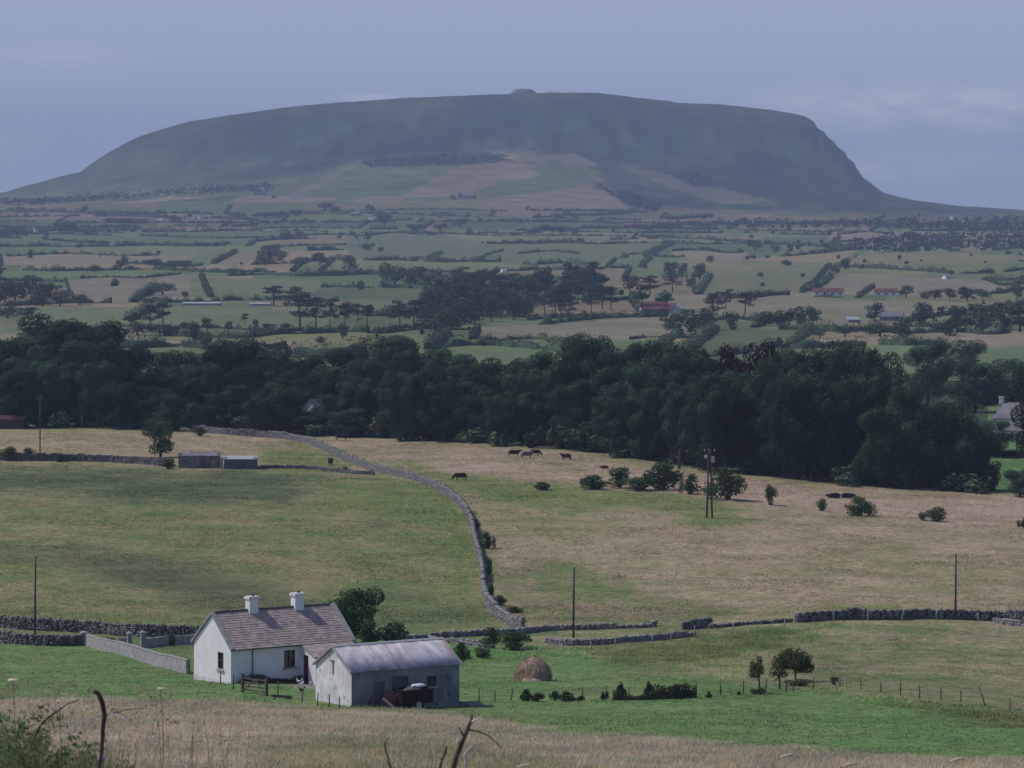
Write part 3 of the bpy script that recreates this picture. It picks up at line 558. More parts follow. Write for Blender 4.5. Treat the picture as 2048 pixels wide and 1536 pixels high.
def tree_protos(name, kind, count, mat, barkmat, seed, nleaf, leaf, H, W):
    out = []
    for c in range(count):
        r_ = np.random.default_rng(seed + c); lobes = []; tb = MB()
        if kind == 'broad':
            base = .05 * H; lobes.append((0, 0, .56 * H, .28 * W, .28 * W, .33 * H)); lobes.append((0, 0, .28 * H, .33 * W, .33 * W, .24 * H))
            for i in range(19):
                a = i * 2.4 + r_.uniform(-.4, .4); q = r_.uniform(.2, 1.0); zz = base + (H - base) * (.12 + .74 * r_.uniform(0, 1)); prof = math.sin(min(1, max(.12, (zz - base) / (H - base))) ** .75 * math.pi) ** .55
                rad = W * .5 * prof * (.52 + .38 * q); s = W * r_.uniform(.12, .22)
                lobes.append((rad * math.cos(a), rad * math.sin(a), zz, s, s, s * .85))
            tb.tube([(0, 0, -.4), (.1, 0, H * .2), (0, .2, H * .45), (0, 0, H * .75)], [W * .035, W * .028, W * .018, W * .006], 7)
            for lb in lobes[1:9]: tb.tube([(0, .05, H * r_.uniform(.18, .35)), (lb[0] * .5, lb[1] * .5, lb[2] * .8), (lb[0] * .95, lb[1] * .95, lb[2])], [W * .014, W * .009, W * .003], 5, False)
        elif kind == 'pine':
            for i in range(13):
                a = i * 2.4 + r_.uniform(-.5, .5); q = r_.uniform(.1, 1); zz = H * r_.uniform(.36, .92); rad = W * .36 * q * (1.15 - .5 * (zz / H - .55) / .35); s = W * r_.uniform(.12, .22)
                lobes.append((rad * math.cos(a), rad * math.sin(a), zz, s, s, s * .42))
            lean = r_.uniform(-.04, .04) * H
            tb.tube([(0, 0, -.4), (lean * .3, 0, H * .3), (lean, .1, H * .62), (0, 0, H * .9)], [W * .03, W * .025, W * .018, W * .008], 6)
            for lb in lobes: tb.tube([(lean * .8, 0, H * .56), (lb[0] * .6, lb[1] * .6, lb[2] * .92), (lb[0], lb[1], lb[2])], [W * .013, W * .009, W * .004], 5, False)
        elif kind == 'round':
            lobes.append((0, 0, .55 * H, .34 * W, .34 * W, .34 * H))
            for i in range(9):
                a = i * 2.4 + r_.uniform(-.5, .5); zz = H * r_.uniform(.16, .80); rad = W * r_.uniform(.16, .38); s = W * r_.uniform(.14, .24)
                lobes.append((rad * math.cos(a), rad * math.sin(a), zz, s, s, s * .85))
            tb.tube([(0, 0, -.3), (0, .05, H * .3), (0, 0, H * .7)], [W * .04, W * .03, W * .01], 6)
            for lb in lobes[1:6]: tb.tube([(0, 0, H * .22), (lb[0] * .6, lb[1] * .6, lb[2] * .85), (lb[0], lb[1], lb[2])], [W * .016, W * .01, W * .004], 5, False)
        elif kind == 'bush':
            for i in range(12):
                a = i * 2.4 + r_.uniform(-.7, .7); rad = W * r_.uniform(.0, .36); s = W * r_.uniform(.09, .22); zz = max(s * .5, H * r_.uniform(.18, .90) * (1 - .5 * (rad / W)))
                lobes.append((rad * math.cos(a), rad * math.sin(a), zz, s, s, min(s, H * .35)))
            for lb in lobes[:5]: tb.tube([(lb[0] * .2, lb[1] * .2, -.1), (lb[0] * .6, lb[1] * .6, lb[2] * .6), (lb[0], lb[1], lb[2])], [W * .02, W * .014, W * .005], 5, False)
        P, Nn = lobes_points(lobes, nleaf, r_, .18 if kind == 'broad' else .35); so_ = r_.uniform(0, 1, nleaf) < (.05 if kind == 'broad' else .10); P[so_] += r_.normal(0, .045 * W, (int(so_.sum()), 3)); zmx = P[:, 2].max(); P[:, 2] = np.where(P[:, 2] < .02 * H, .02 * H, P[:, 2]) * (H / zmx)
        V, Q = leaf_cloud(P, Nn, leaf, r_, .30 if kind == 'broad' else .42 if kind == 'round' else .7)
        out.append((mesh_np('crown', V, Q, None, mat), tb.mesh('trunk', barkmat, True), H, W))
    return out
PR = {
 'broad': tree_protos('b', 'broad', 6, M['leaf'], M['bark'], 300, 22000, .46, 22, 16),
 'purple': tree_protos('pb', 'broad', 1, M['leafpurple'], M['bark'], 320, 3500, 1.0, 22, 16),
 'willow': tree_protos('w', 'broad', 1, M['leafpale'], M['bark'], 330, 2600, 1.1, 18, 16),
 'pine': tree_protos('p', 'pine', 4, M['leafpine'], M['bark'], 340, 1300, 1.05, 20, 15),
 'round': tree_protos('r', 'round', 5, M['leaffar'], M['bark'], 360, 620, 1.05, 10, 9.5),
 'bush': tree_protos('s', 'bush', 4, M['leafbush'], M['bark'], 380, 1500, .26, 3.0, 4.0),
 'garden': tree_protos('g', 'round', 2, M['leafbush'], M['bark'], 400, 3200, .30, 6, 5),
 'hedgy': tree_protos('h', 'bush', 3, M['leafhedge'], M['bark'], 420, 1300, .17, 1.4, 2.2),
 'bramble': tree_protos('bb', 'bush', 3, M['bramble'], M['bark'], 440, 1300, .22, 1.2, 3.0),
 'scrub': tree_protos('sc', 'bush', 3, M['leaffar'], M['bark'], 460, 260, 1.0, 4.0, 6.0),
}
TAGS = []      # (object, kind phrase, u, v, group) -> labels written at the end
def plant(proto, name, cat, kindword, u, d, hm, wm, group=None, label=None, rot=None, bark=True, z=None, trunkmat=None):
    me, tm, H, W = proto; p = G(u, d)
    if z is not None: p.z = z
    t = thing(name, label, cat, p, random.uniform(0, 6.28) if rot is None else rot, group)
    t.scale = (wm / W, wm / W, hm / H)
    link('crown', me, t)
    if bark: link('trunk', tm, t)
    if label is None: TAGS.append((t, kindword, u, HOR - p.z * F / d, group))
    return t

# ------------------------------------------------------------------ the dark wood across the middle
EDGE_U = [-300, 0, 400, 700, 1000, 1200, 1400, 1700, 2000, 2300]; EDGE_V = [852, 856, 864, 879, 894, 911, 944, 976, 992, 1000]
def edge_d(u): return gd(u, float(np.interp(u, EDGE_U, EDGE_V)), 420)
WG = 'broad dark trees of the wood'
rear = [(-60,660,140),(20,668,130),(105,624,190),(190,636,130),(255,684,90),(310,692,110),(375,698,110),(470,668,140),(540,684,100),(615,706,100),(690,692,110),(790,664,180),(865,688,90),(930,700,110),
        (1005,712,120),(1070,696,110),(1168,657,130),(1240,690,100),(1300,676,120),(1365,676,110),(1415,700,80),(1560,690,120),(1620,688,130),(1695,677,150),(1745,692,100),(2095,712,130)]
bi = 0
for u, vt, wp in rear:
    d = edge_d(u) + random.uniform(55, 85); g_ = G(u, d); hm = g_.z * -1; ztop = (HOR - vt) * d / F
    plant(PR['broad'][bi % 6], 'tree', 'tree', 'tall back tree of the dark wood', u, d, ztop - g_.z, wp * d / F * 1.12, WG); bi += 1
for u, vt, wp in ((1462,686,80),(1515,680,95)):
    d = edge_d(u) + 75; g_ = G(u, d); plant(PR['purple'][0], 'copper_beech', 'tree', 'purple leaved copper beech', u, d, (HOR - vt) * d / F - g_.z, wp * d / F * 1.1, WG)
def env(u): return float(np.interp(u, [p[0] for p in rear], [p[1] for p in rear]))
for row, (off, lo, hi, step) in enumerate(((46, 14, 52, 54), (26, 38, 80, 52), (8, 62, 118, 50))):
    u = -80.0 + row * 22
    while u < 1975:
        if not (1790 < u):
            d = edge_d(u) + off + random.uniform(-6, 12); g_ = G(u, d); vt = env(u) + random.uniform(lo, hi); hm_t = (HOR - vt) * d / F - g_.z
            plant(PR['broad'][bi % 6], 'tree', 'tree', ('high middle tree of the dark wood', 'middle tree of the dark wood', 'low front tree of the dark wood')[row], u, d, (HOR - vt) * d / F - g_.z, min(random.uniform(88, 128) * d / F, hm_t * random.uniform(.7, .95)), WG); bi += 1
        u += step * random.uniform(.8, 1.2)
for u, vt, wp in ((1800,752,120),(1830,790,130),(1885,795,130),(1925,822,110),(1960,868,80)):
    d = edge_d(u) + 14; g_ = G(u, d); plant(PR['broad'][bi % 6], 'tree', 'tree', 'tree ending the dark wood', u, d, (HOR - vt) * d / F - g_.z, wp * d / F, WG); bi += 1
for u, d, vt, wp, kw in ((1856,960,676,100,'separate dark tree clear of the wood'),(1950,900,716,110,'dark tree by the wooded house'),(2025,905,716,120,'dark tree over the house chimney')):
    g_ = G(u, d); plant(PR['broad'][bi % 6], 'tree', 'tree', kw, u, d, (HOR - vt) * d / F - g_.z, wp * d / F, WG); bi += 1
plant(PR['willow'][0], 'willow', 'tree', '', 1925, 1150, 14, 20, None, 'pale greyish green willow behind the dark wood')
plant(PR['broad'][2], 'bush', 'bush', '', 2040, gd(2040, 994, 450), 5.2, 6.5, None, 'dark rounded bush by the lawn in front of the far house')
for u, vt, wp, kw in ((1984,838,104,'dark tree half covering the hip roofed house'),(2020,900,70,'low dark tree below the hip roofed house')):
    d = 735; g_ = G(u, d); plant(PR['broad'][bi % 6], 'tree', 'tree', '', u, d, (HOR - vt) * d / F - g_.z, wp * d / F, WG, kw); bi += 1
# understorey along the foot of the wood
u = -60.0
while u < 1990:
    d = edge_d(u) + random.uniform(4, 16)
    plant(PR['scrub'][bi % 3], 'shrub', 'shrub', 'shady shrub under the dark wood', u, d, random.uniform(2.5, 5.5), random.uniform(5, 9), 'shrubs under the wood'); bi += 1
    u += random.uniform(32, 58)
plant(PR['broad'][1], 'tree', 'tree', '', 622, edge_d(628) + 10, 5.0, 9, WG, 'low front tree hiding the foot of the house in the wood'); plant(PR['broad'][3], 'tree', 'tree', '', 692, edge_d(690) + 10, 6.5, 10, WG, 'low front tree just right of the house in the wood')
# the bare grey tree in the wood
def bare_tree(u, v, hpx, label, mat=M['palebark']):
    d = gd(u, v, 420) - 6; p = G(u, d); h = hpx * d / F; t = thing('bare_tree', label, 'tree', p); m_ = MB()
    m_.tube([(0, 0, -.5), (.3, 0, h * .35), (-.1, .1, h * .7), (.4, 0, h)], [.32, .25, .15, .04], 7); m_.obj('trunk', mat, t, True)
    m_ = MB()
    for z0, dx, z1 in ((.3, -3.2, .75), (.42, 1.8, .86), (.55, -1.6, .95), (.62, 1.2, .98), (.35, 2.6, .6)):
        m_.tube([(.1, 0, h * z0), (dx * .5, .2, h * (z0 * .4 + z1 * .6)), (dx, .1, h * z1)], [.14, .09, .02], 5)
    m_.obj('branch', mat, t, True)
bare_tree(1358, 934, 120, 'bare pale grey tree standing at the near edge of the dark wood')
for i, (u, h) in enumerate(((163, 3.2), (196, 3.6), (205, 3), (262, 3.4))):
    d = edge_d(u) + 3; p = G(u, d); m_ = MB(); m_.tube([(0, 0, -.4), (.15 * (-1) ** i, 0, h * .5), (0, .1, h)], [.16, .13, .07], 6)
    t = m_.obj('sapling', M['palebark'], None, True); t.location = p; TAGS.append((t, 'slender pale sapling under the wood', u, 845, 'pale trunks under the wood')); t['category'] = 'sapling'

# ------------------------------------------------------------------ dry stone walls
def polyline(uv, dlo=200.0, step=.5):
    """ground points every step metres along the surveyed line"""
    pts = [gp(u, v, dlo) for u, v in uv]; P = np.array([(p.x, p.y) for p in pts]); s = np.concatenate([[0], np.cumsum(np.linalg.norm(np.diff(P, axis=0), axis=1))])
    q = np.arange(0, s[-1], step); X, Y = pchip(s, P.T, q); return X, Y
def stone_wall(uv, h, thick, mat, label, dlo=200.0, ruin=0.0, seed=1, course=.23, hvar=.17):
    r_ = np.random.default_rng(seed); X, Y = polyline(uv, dlo, .25); n = len(X); U = UC + F * X / Y; Z = zfun(U, Y)
    T = np.stack([np.gradient(X), np.gradient(Y)], -1); T /= np.linalg.norm(T, axis=1, keepdims=True)
    S = np.arange(n) * .25; hh = h * (1 + hvar * (fbm(S / 4, S * 0, seed, 3) - .5) * 2); hh *= np.clip(1 - ruin * 1.9 * np.clip(fbm(S / 9, S * 0 + 5, seed + 3, 3) - .38, 0, 1), .12, 1)
    C, Sz, A = [], [], []
    nco = int(math.ceil(h * 1.3 / course))
    for c in range(nco):
        s = r_.uniform(0, .3)
        while s < S[-1]:
            l_ = r_.uniform(.22, .52); i = min(n - 1, int((s + l_ / 2) / .25)); top = hh[i]; z = c * course + course / 2
            if z < top:
                last = (c + 1) * course + course / 2 >= top
                ch = course * (r_.uniform(.7, 1.5) if last else r_.uniform(.9, 1.08)); tk = thick * (1.06 - .10 * c / max(1, nco)) * r_.uniform(.85, 1.06)
                if last: l_ *= .8
                C.append((X[i] + r_.normal(0, .02), Y[i] + r_.normal(0, .02), Z[i] + z - .06 + (ch - course) / 2)); Sz.append((l_ * .98, tk, ch)); A.append(math.atan2(T[i, 1], T[i, 0]) + r_.normal(0, .05 + .14 * last))
            s += l_
    C, Sz, A = np.array(C), np.array(Sz), np.array(A); N = len(C)
    base = np.array([(-1,-1,-1),(1,-1,-1),(1,1,-1),(-1,1,-1),(-1,-1,1),(1,-1,1),(1,1,1),(-1,1,1)], float) * .5
    V = base[None] * Sz[:, None, :] * r_.uniform(.78, 1.1, (N, 8, 1)); ca, sa = np.cos(A)[:, None], np.sin(A)[:, None]
    V = np.stack([V[..., 0] * ca - V[..., 1] * sa, V[..., 0] * sa + V[..., 1] * ca, V[..., 2]], -1) + C[:, None]
    fq = np.array([(0,3,2,1),(4,5,6,7),(0,1,5,4),(1,2,6,5),(2,3,7,6),(3,0,4,7)]); Fq = (np.arange(N)[:, None, None] * 8 + fq[None]).reshape(-1, 4)
    # packed core
    nv = len(V.reshape(-1, 3)); nrm = np.stack([-T[:, 1], T[:, 0]], -1) * thick * .30; hc = np.maximum(hh - course * .9, .03)
    core = np.stack([np.stack([X - nrm[:, 0], Y - nrm[:, 1], Z - .3], -1), np.stack([X + nrm[:, 0], Y + nrm[:, 1], Z - .3], -1),
                     np.stack([X + nrm[:, 0], Y + nrm[:, 1], Z + hc], -1), np.stack([X - nrm[:, 0], Y - nrm[:, 1], Z + hc], -1)], 1)
    k_ = np.arange(n - 1)[:, None] * 4 + nv; cf = np.concatenate([np.concatenate([k_ + a, k_ + a + 4, k_ + b + 4, k_ + b], 1) for a, b in ((1, 0), (2, 1), (3, 2))])
    V = np.concatenate([V.reshape(-1, 3), core.reshape(-1, 3)]); Fq = np.concatenate([Fq, cf])
    o = C.mean(0); me = mesh_np('stone_wall', V - o, Fq, None, mat); ob = link('stone_wall', me, None, o)
    return setp(ob, label, 'stone wall')
stone_wall([(386,863),(450,869),(520,874),(600,884),(650,902),(700,926),(760,945),(830,962),(880,984),(920,1012),(940,1044),(950,1088),(964,1142),(968,1190),(985,1226),(1012,1247),(1046,1264)], 1.45, .55, M['stone'],
           'long winding grey stone wall climbing from the lane between the green and tan fields', 250, seed=11)
stone_wall([(-60,1250),(0,1256),(100,1262),(200,1268),(300,1274),(400,1277)], 1.35, .6, M['darkstone'], 'tall dark stone wall along the lane left of the cottage, farther one', 300, seed=12)
stone_wall([(-60,1283),(0,1287),(60,1290),(120,1292),(166,1291)], 1.2, .6, M['darkstone'], 'nearer dark stone wall running up to the square garden pillar', 290, ruin=.25, seed=13)
stone_wall([(735,1281),(800,1279),(880,1276),(960,1272),(1040,1268),(1110,1262),(1200,1259),(1312,1254)], .75, .5, M['stone'], 'low crumbling stone wall on the far side of the lane at mid view', 300, ruin=.5, seed=14)
stone_wall([(860,1279),(900,1286),(945,1292),(985,1297)], .6, .5, M['stone'], 'short low stone wall behind the bush beyond the tin shed', 290, ruin=.3, seed=15)
stone_wall([(1095,1288),(1140,1292),(1200,1290),(1270,1284),(1340,1278),(1388,1272)], .75, .5, M['stone'], 'low broken stone wall on the near side of the lane behind pale posts', 290, ruin=.55, seed=16)
stone_wall([(1366,1260),(1395,1258),(1422,1256)], 1.0, .6, M['darkstone'], 'short upright stump of dark stone wall beside the gap in the lane wall', 300, seed=17)
stone_wall([(1424,1257),(1480,1252),(1540,1248),(1590,1244)], .55, .5, M['darkstone'], 'low tumbled stretch of dark wall leading up to the tall right hand wall', 300, ruin=.45, seed=18)
stone_wall([(1590,1246),(1650,1242),(1700,1240),(1780,1240),(1850,1238),(1930,1240),(2000,1243),(2120,1250)], 1.22, .6, M['darkstone'], 'tall dark stone wall below the tan field by the right hand pole', 300, seed=19)
stone_wall([(1990,1237+10),(2030,1252),(2110,1262)], .6, .5, M['stone'], 'short pale low wall in front of the tall dark wall at the frame edge', 290, seed=20)
stone_wall([(-60,921),(60,922),(130,922),(200,924),(280,928),(345,934)], 1.5, .7, M['darkstone'], 'dark mossy field wall between tan strip and green field, before the ruined sheds', 500, seed=21)
stone_wall([(512,938),(560,937),(610,938),(660,943),(705,948),(748,950)], .85, .6, M['darkstone'], 'low dark field wall from the ruined sheds to the winding wall', 480, ruin=.2, seed=22)

# ------------------------------------------------------------------ buildings
def wall_panel(mb, x0, x1, y, z0, z1, ops, thick, axis='x', flip=1):
    """wall face in the x-z plane at y with openings (a0,a1,c0,c1); its thickness goes to +y*flip"""
    xs = sorted({x0, x1, *[a for o in ops for a in o[:2]]}); zs = sorted({z0, z1, *[c for o in ops for c in o[2:]]})
    def P(a, b, c): return (a, b, c) if axis == 'x' else (b, a, c)
    y2 = y + thick * flip
    for i in range(len(xs)-1):
        for j in range(len(zs)-1):
            a, b, c, e = xs[i], xs[i+1], zs[j], zs[j+1]
            if any(o[0] - 1e-6 <= a and b <= o[1] + 1e-6 and o[2] - 1e-6 <= c and e <= o[3] + 1e-6 for o in ops): continue
            mb.add([P(a,y,c),P(b,y,c),P(b,y,e),P(a,y,e)], [(0,1,2,3)]); mb.add([P(a,y2,c),P(b,y2,c),P(b,y2,e),P(a,y2,e)], [(3,2,1,0)])
    for o in ops:
        a, b, c, e = o; mb.add([P(a,y,c),P(a,y2,c),P(a,y2,e),P(a,y,e)], [(0,1,2,3)]); mb.add([P(b,y,c),P(b,y2,c),P(b,y2,e),P(b,y,e)], [(3,2,1,0)])
        mb.add([P(a,y,c),P(b,y,c),P(b,y2,c),P(a,y2,c)], [(0,1,2,3)]); mb.add([P(a,y,e),P(b,y,e),P(b,y2,e),P(a,y2,e)], [(3,2,1,0)])
def window(parent, x, y, z0, w, h, axis='x', out=-1, frame=M['frame'], bars=(1, 1), sill=True, depth=.12):
    """sash window set depth behind the wall face; out is the outward sign of the wall's normal"""
    def B(mb, a0, a1, b0, b1, c0, c1):
        lo, hi = sorted((y + out * b0, y + out * b1))
        if axis == 'x': mb.box(a0, a1, lo, hi, c0, c1)
        else: mb.box(lo, hi, a0, a1, c0, c1)
    wd = thing('window', None, None); wd.parent = parent; t = .07
    m_ = MB(); B(m_, x, x+t, -depth, -depth+.07, z0, z0+h); B(m_, x+w-t, x+w, -depth, -depth+.07, z0, z0+h); B(m_, x+t, x+w-t, -depth, -depth+.07, z0, z0+t); B(m_, x+t, x+w-t, -depth, -depth+.07, z0+h-t, z0+h)
    for i in range(bars[0]): B(m_, x + w*(i+1)/(bars[0]+1) - .025, x + w*(i+1)/(bars[0]+1) + .025, -depth+.005, -depth+.06, z0+t, z0+h-t)
    for j in range(bars[1]): B(m_, x + t, x + w - t, -depth+.012, -depth+.068, z0 + h*(j+1)/(bars[1]+1) - .03, z0 + h*(j+1)/(bars[1]+1) + .03)
    m_.obj('frame', frame, wd); m_ = MB(); B(m_, x+.01, x+w-.01, -depth-.05, -depth-.02, z0+.01, z0+h-.01); m_.obj('pane', M['glass'], wd)
    if sill: m_ = MB(); B(m_, x-.12, x+w+.12, -.03, .14, z0-.13, z0-.003); m_.obj('sill', M['concrete'], wd)
    return wd
def uv_mesh(name, V, Q, UVs, mat, smooth=False):
    me = bpy.data.meshes.new(name); me.from_pydata(V, [], Q); me.update(); l_ = me.uv_layers.new(name='UVMap')
    for lp in me.loops: l_.data[lp.index].uv = UVs[lp.vertex_index]
    if smooth: me.polygons.foreach_set('use_smooth', np.ones(len(Q), bool))
    me.materials.append(mat); return me
def tiled_slope(name, parent, x0, x1, ytop, ztop, ybot, zbot, mat, course=.28, thick=.10, uo=0):
    """overlapping tile courses on a pitched plane falling from (ytop, ztop) to (ybot, zbot)"""
    L = math.hypot(ybot - ytop, zbot - ztop); n = max(2, round(L / course)); sg = 1 if ybot > ytop else -1
    dy, dz = (ybot - ytop) / L, (zbot - ztop) / L; ny, nz = -dz * sg, abs(dy)
    V, Q, UV = [], [], []
    nxs = max(2, int((x1 - x0) / .34)); xs = np.linspace(x0, x1, nxs + 1)
    for k_ in range(n):
        s0, s1 = L * k_ / n, L * (k_ + 1) / n
        for i in range(nxs):
            lift = .028 + random.uniform(-.006, .012); b = len(V)
            for s, e in ((s0, .004), (s1 + .03, lift), (s1 + .03, -.01)):
                for x_ in (xs[i], xs[i+1]): V.append((x_, ytop + dy * s + ny * e, ztop + dz * s + nz * e)); UV.append((x_ + uo, min(s, s1 - .02)))
            f = [(b, b+1, b+3, b+2), (b+2, b+3, b+5, b+4)]; Q += f if sg < 0 else [q[::-1] for q in f]
    b = len(V)   # under-slab
    for e in (0, -thick):
        for s in (0, L):
            for x_ in (x0, x1): V.append((x_, ytop + dy * s + ny * e, ztop + dz * s + nz * e)); UV.append((x_, s))
    Q += [(b+4, b+6, b+7, b+5), (b, b+4, b+5, b+1), (b+2, b+3, b+7, b+6), (b, b+2, b+6, b+4), (b+1, b+5, b+7, b+3)]
    return link(name, uv_mesh(name, V, Q, UV, mat), parent)

# --- the white cottage: x along the ridge, front wall at y = 0 facing the camera side
TH_C = R(33); c0 = gp(462, 1368, 250)
cot = thing('cottage', 'long white cottage with brown tiled roof and two chimneys', 'cottage', c0, TH_C)
L_, W_, EV, RG, GT = 11.6, 6.5, 2.85, 5.40, .42
fw = (5.0, 6.05, .95, 2.40); gw = (1.30, 2.30, 1.0, 2.40)     # front window; gable window (measured from the front corner)
mb = MB()
wall_panel(mb, 0, L_, 0, -.7, EV, [fw], GT, 'x', 1); wall_panel(mb, 0, L_, W_, -.7, EV, [], GT, 'x', -1)
wall_panel(mb, .0, W_, 0, -.7, EV, [gw], GT, 'y', 1); wall_panel(mb, 0, W_, L_, -.7, EV, [], GT, 'y', -1)
for x_, s in ((0, 1), (L_, -1)):
    vs = [(x_, 0, EV), (x_, W_, EV), (x_, W_/2, RG), (x_ + GT*s, 0, EV), (x_ + GT*s, W_, EV), (x_ + GT*s, W_/2, RG)]
    mb.add(vs, [(0,2,1) if s > 0 else (0,1,2), (3,4,5) if s > 0 else (3,5,4), (0,3,5,2), (1,2,5,4)])
mb.obj('wall', M['white'], cot)
mb = MB(); mb.box(-.012, L_ + .012, -.012, W_ + .012, -.7, .10); pl_ = mb.obj('plinth', M['oldwhite'], cot)
window(cot, fw[0], 0, fw[2], fw[1]-fw[0], fw[3]-fw[2], 'x', -1, M['frame'], (1, 1))
window(cot, gw[0], 0, gw[2], gw[1]-gw[0], gw[3]-gw[2], 'y', -1, M['frame'], (0, 1))
mb = MB(); mb.box(-.29 + .2, -.045, gw[0] + .1, gw[1] - .1, gw[2] + .66, gw[2] + .74); 
ov = .22; slope = (RG - EV) / (W_ / 2)
rf = tiled_slope('roof', cot, .16, L_ - .16, W_/2, RG + .14, -ov, EV + .14 - ov * slope, M['tiles'])
tiled_slope('roof_slope', rf, .16, L_ - .16, W_/2, RG + .14, W_ + ov, EV + .14 - ov * slope, M['tiles'])
mb = MB()
for x0 in np.arange(.16, L_ - .5, .44): mb.tube([(x0, W_/2, RG + .13), (x0 + .43, W_/2, RG + .13)], [.13, .125], 8)
mb.obj('ridge_tiles', M['ridge'], rf, True)
for x0, x1 in ((-.16, .165), (L_ - .165, L_ + .16)):
    mb = MB()
    for sgn, ye in ((-1, -ov - .05), (1, W_ + ov + .05)):
        yr, zr_ = W_/2, RG + .02; ze = EV + .02 - (ov + .05) * slope; tk = .24
        vs = [(x0,yr,zr_),(x1,yr,zr_),(x1,ye,ze),(x0,ye,ze),(x0,yr,zr_+tk),(x1,yr,zr_+tk),(x1,ye,ze+tk),(x0,ye,ze+tk)]
        fs = [(0,1,2,3),(7,6,5,4),(0,4,5,1),(1,5,6,2),(2,6,7,3),(3,7,4,0)]; mb.add(vs, fs if sgn < 0 else [f[::-1] for f in fs])
    mb.obj('verge', M['concrete'], rf)
for tx in (3.75, 8.1):
    mb = MB(); mb.box(tx - .42, tx + .42, W_/2 - .38, W_/2 + .38, RG - .55, RG + 1.05); ch = mb.obj('chimney', M['white'], cot)
    mb = MB(); mb.box(tx - .52, tx + .52, W_/2 - .48, W_/2 + .48, RG + 1.053, RG + 1.22); mb.box(tx - .46, tx + .46, W_/2 - .42, W_/2 + .42, RG + 1.223, RG + 1.29); mb.obj('cap', M['oldwhite'], ch)
    mb = MB(); mb.tube([(tx + .1, W_/2, RG + 1.28), (tx + .1, W_/2, RG + 1.47)], [.14, .13], 10); mb.obj('chimney_pot', M['gutter'], ch)
mb = MB(); zg = EV + .10 - ov * slope; mb.tube([(.1, -ov - .09, zg), (6.6, -ov - .09, zg)], [.06, .06], 8); mb.obj('gutter', M['gutter'], cot, True)
mb = MB(); mb.tube([(2.0, -ov - .09, zg), (2.0, -.06, zg - .3), (2.0, -.06, .35)], [.045, .045, .045], 8); mb.obj('drainpipe', M['gutter'], cot, True)
# lean-to porch wing on the front
lx0, lx1, lp = 6.6, 11.25, 2.45; lz = 2.02
mb = MB(); lze = lz
dr = (.32, 1.25)      # door in the wing's side wall, measured out from the main wall
sw = 0.28
wall_panel(mb, lx0, lx1, -lp, -.7, lze - .05, [(lx0 + 1.2, lx0 + 1.65, 1.25, 1.70)], sw, 'x', 1)
for x_, s, ops in ((lx0, 1, True), (lx1, -1, False)):
    a, b = x_, x_ + sw * s; top = lambda y: lze - .04 + (EV - .12 - lze) * (lp + y) / lp
    ys = [(-lp, -dr[1], -.7), (-dr[1], -dr[0], 1.98), (-dr[0], 0, -.7)] if ops else [(-lp, 0, -.7)]
    for y0, y1, zb in ys:
        vs = [(a,y0,zb),(b,y0,zb),(b,y1,zb),(a,y1,zb),(a,y0,top(y0)),(b,y0,top(y0)),(b,y1,top(y1)),(a,y1,top(y1))]
        fs = [(0,3,2,1),(4,5,6,7),(0,1,5,4),(1,2,6,5),(2,3,7,6),(3,0,4,7)]; mb.add(vs, fs if s > 0 else [f[::-1] for f in fs])
wing = mb.obj('porch', M['white'], cot)
mb = MB(); mb.box(lx0 + .10, lx0 + .15, -dr[1] + .005, -dr[0] - .005, -.3, 1.975); dd = mb.obj('door', M['reddoor'], wing)
mb = MB(); mb.box(lx0 + .03, lx0 + .098, -dr[1] + .08, -dr[1] + .13, .95, 1.02); mb.obj('handle', M['metal'], dd)
mb = MB(); mb.box(lx0 + 1.21, lx0 + 1.64, -lp + .14, -lp + .17, 1.26, 1.69); mb.obj('window', M['glass'], wing)
tiled_slope('roof', wing, lx0 - .12, lx1 + .12, .05, EV + .02 - .02, -lp - .18, lze + .00, M['tiles'], uo=.11)
mb = MB(); mb.box(lx0 - .13, lx0 - .122 + .006, -lp - .2, -lp - .19, 0, .01)
# --- tin roofed shed
TH_S = R(31); s0 = gp(703, 1414, 250)
shed = thing('shed', 'whitewashed farm shed with rust streaked corrugated tin roof', 'shed', s0, TH_S)
SL, SW, SE, SR = 9.35, 5.75, 2.55, 4.15
mb = MB(); sdoor = (1.95, 2.85, -.7, 1.75); swin = (6.5, 7.35, 1.05, 1.85); sdoor2 = (3.5, 4.9, -.7, 2.0)
wall_panel(mb, 0.012, SL - .012, 0, -.7, SE, [sdoor, swin, sdoor2], .4, 'x', 1); wall_panel(mb, 0.012, SL - .012, SW, -.7, SE, [], .4, 'x', -1)
mb.obj('side_wall', M['greyrender'], shed)
gop = (SW/2 - .12, SW/2 + .18, 2.05, 3.05)
mb = MB(); wall_panel(mb, 0, SW, SL, -.7, SE, [], .4, 'y', -1); mb_back = mb; mb = MB(); wall_panel(mb, 0, SW, 0, -.7, SE, [(gop[0], gop[1], 2.05, SE)], .4, 'y', 1)
sl = (SR - SE) / (SW / 2)
for x_, s in ((0, 1), (SL, -1)):
    for xx in (x_, x_ + .4 * s):
        if s > 0:      # leave the loft slit open
            z_l, z_r = SE + gop[0] * sl, SE + (SW - gop[1]) * sl
            mb.add([(xx, 0, SE), (xx, gop[0], SE), (xx, gop[0], z_l)], [(0, 2, 1)]); mb.add([(xx, gop[1], SE), (xx, SW, SE), (xx, gop[1], z_r)], [(0, 2, 1)])
            mb.add([(xx, gop[0], gop[3]), (xx, gop[1], gop[3]), (xx, gop[1], z_r), (xx, SW/2, SR), (xx, gop[0], z_l)], [(0, 4, 3, 2, 1)])
        else: mb_back.add([(xx, 0, SE), (xx, SW, SE), (xx, SW/2, SR)], [(0, 1, 2)])
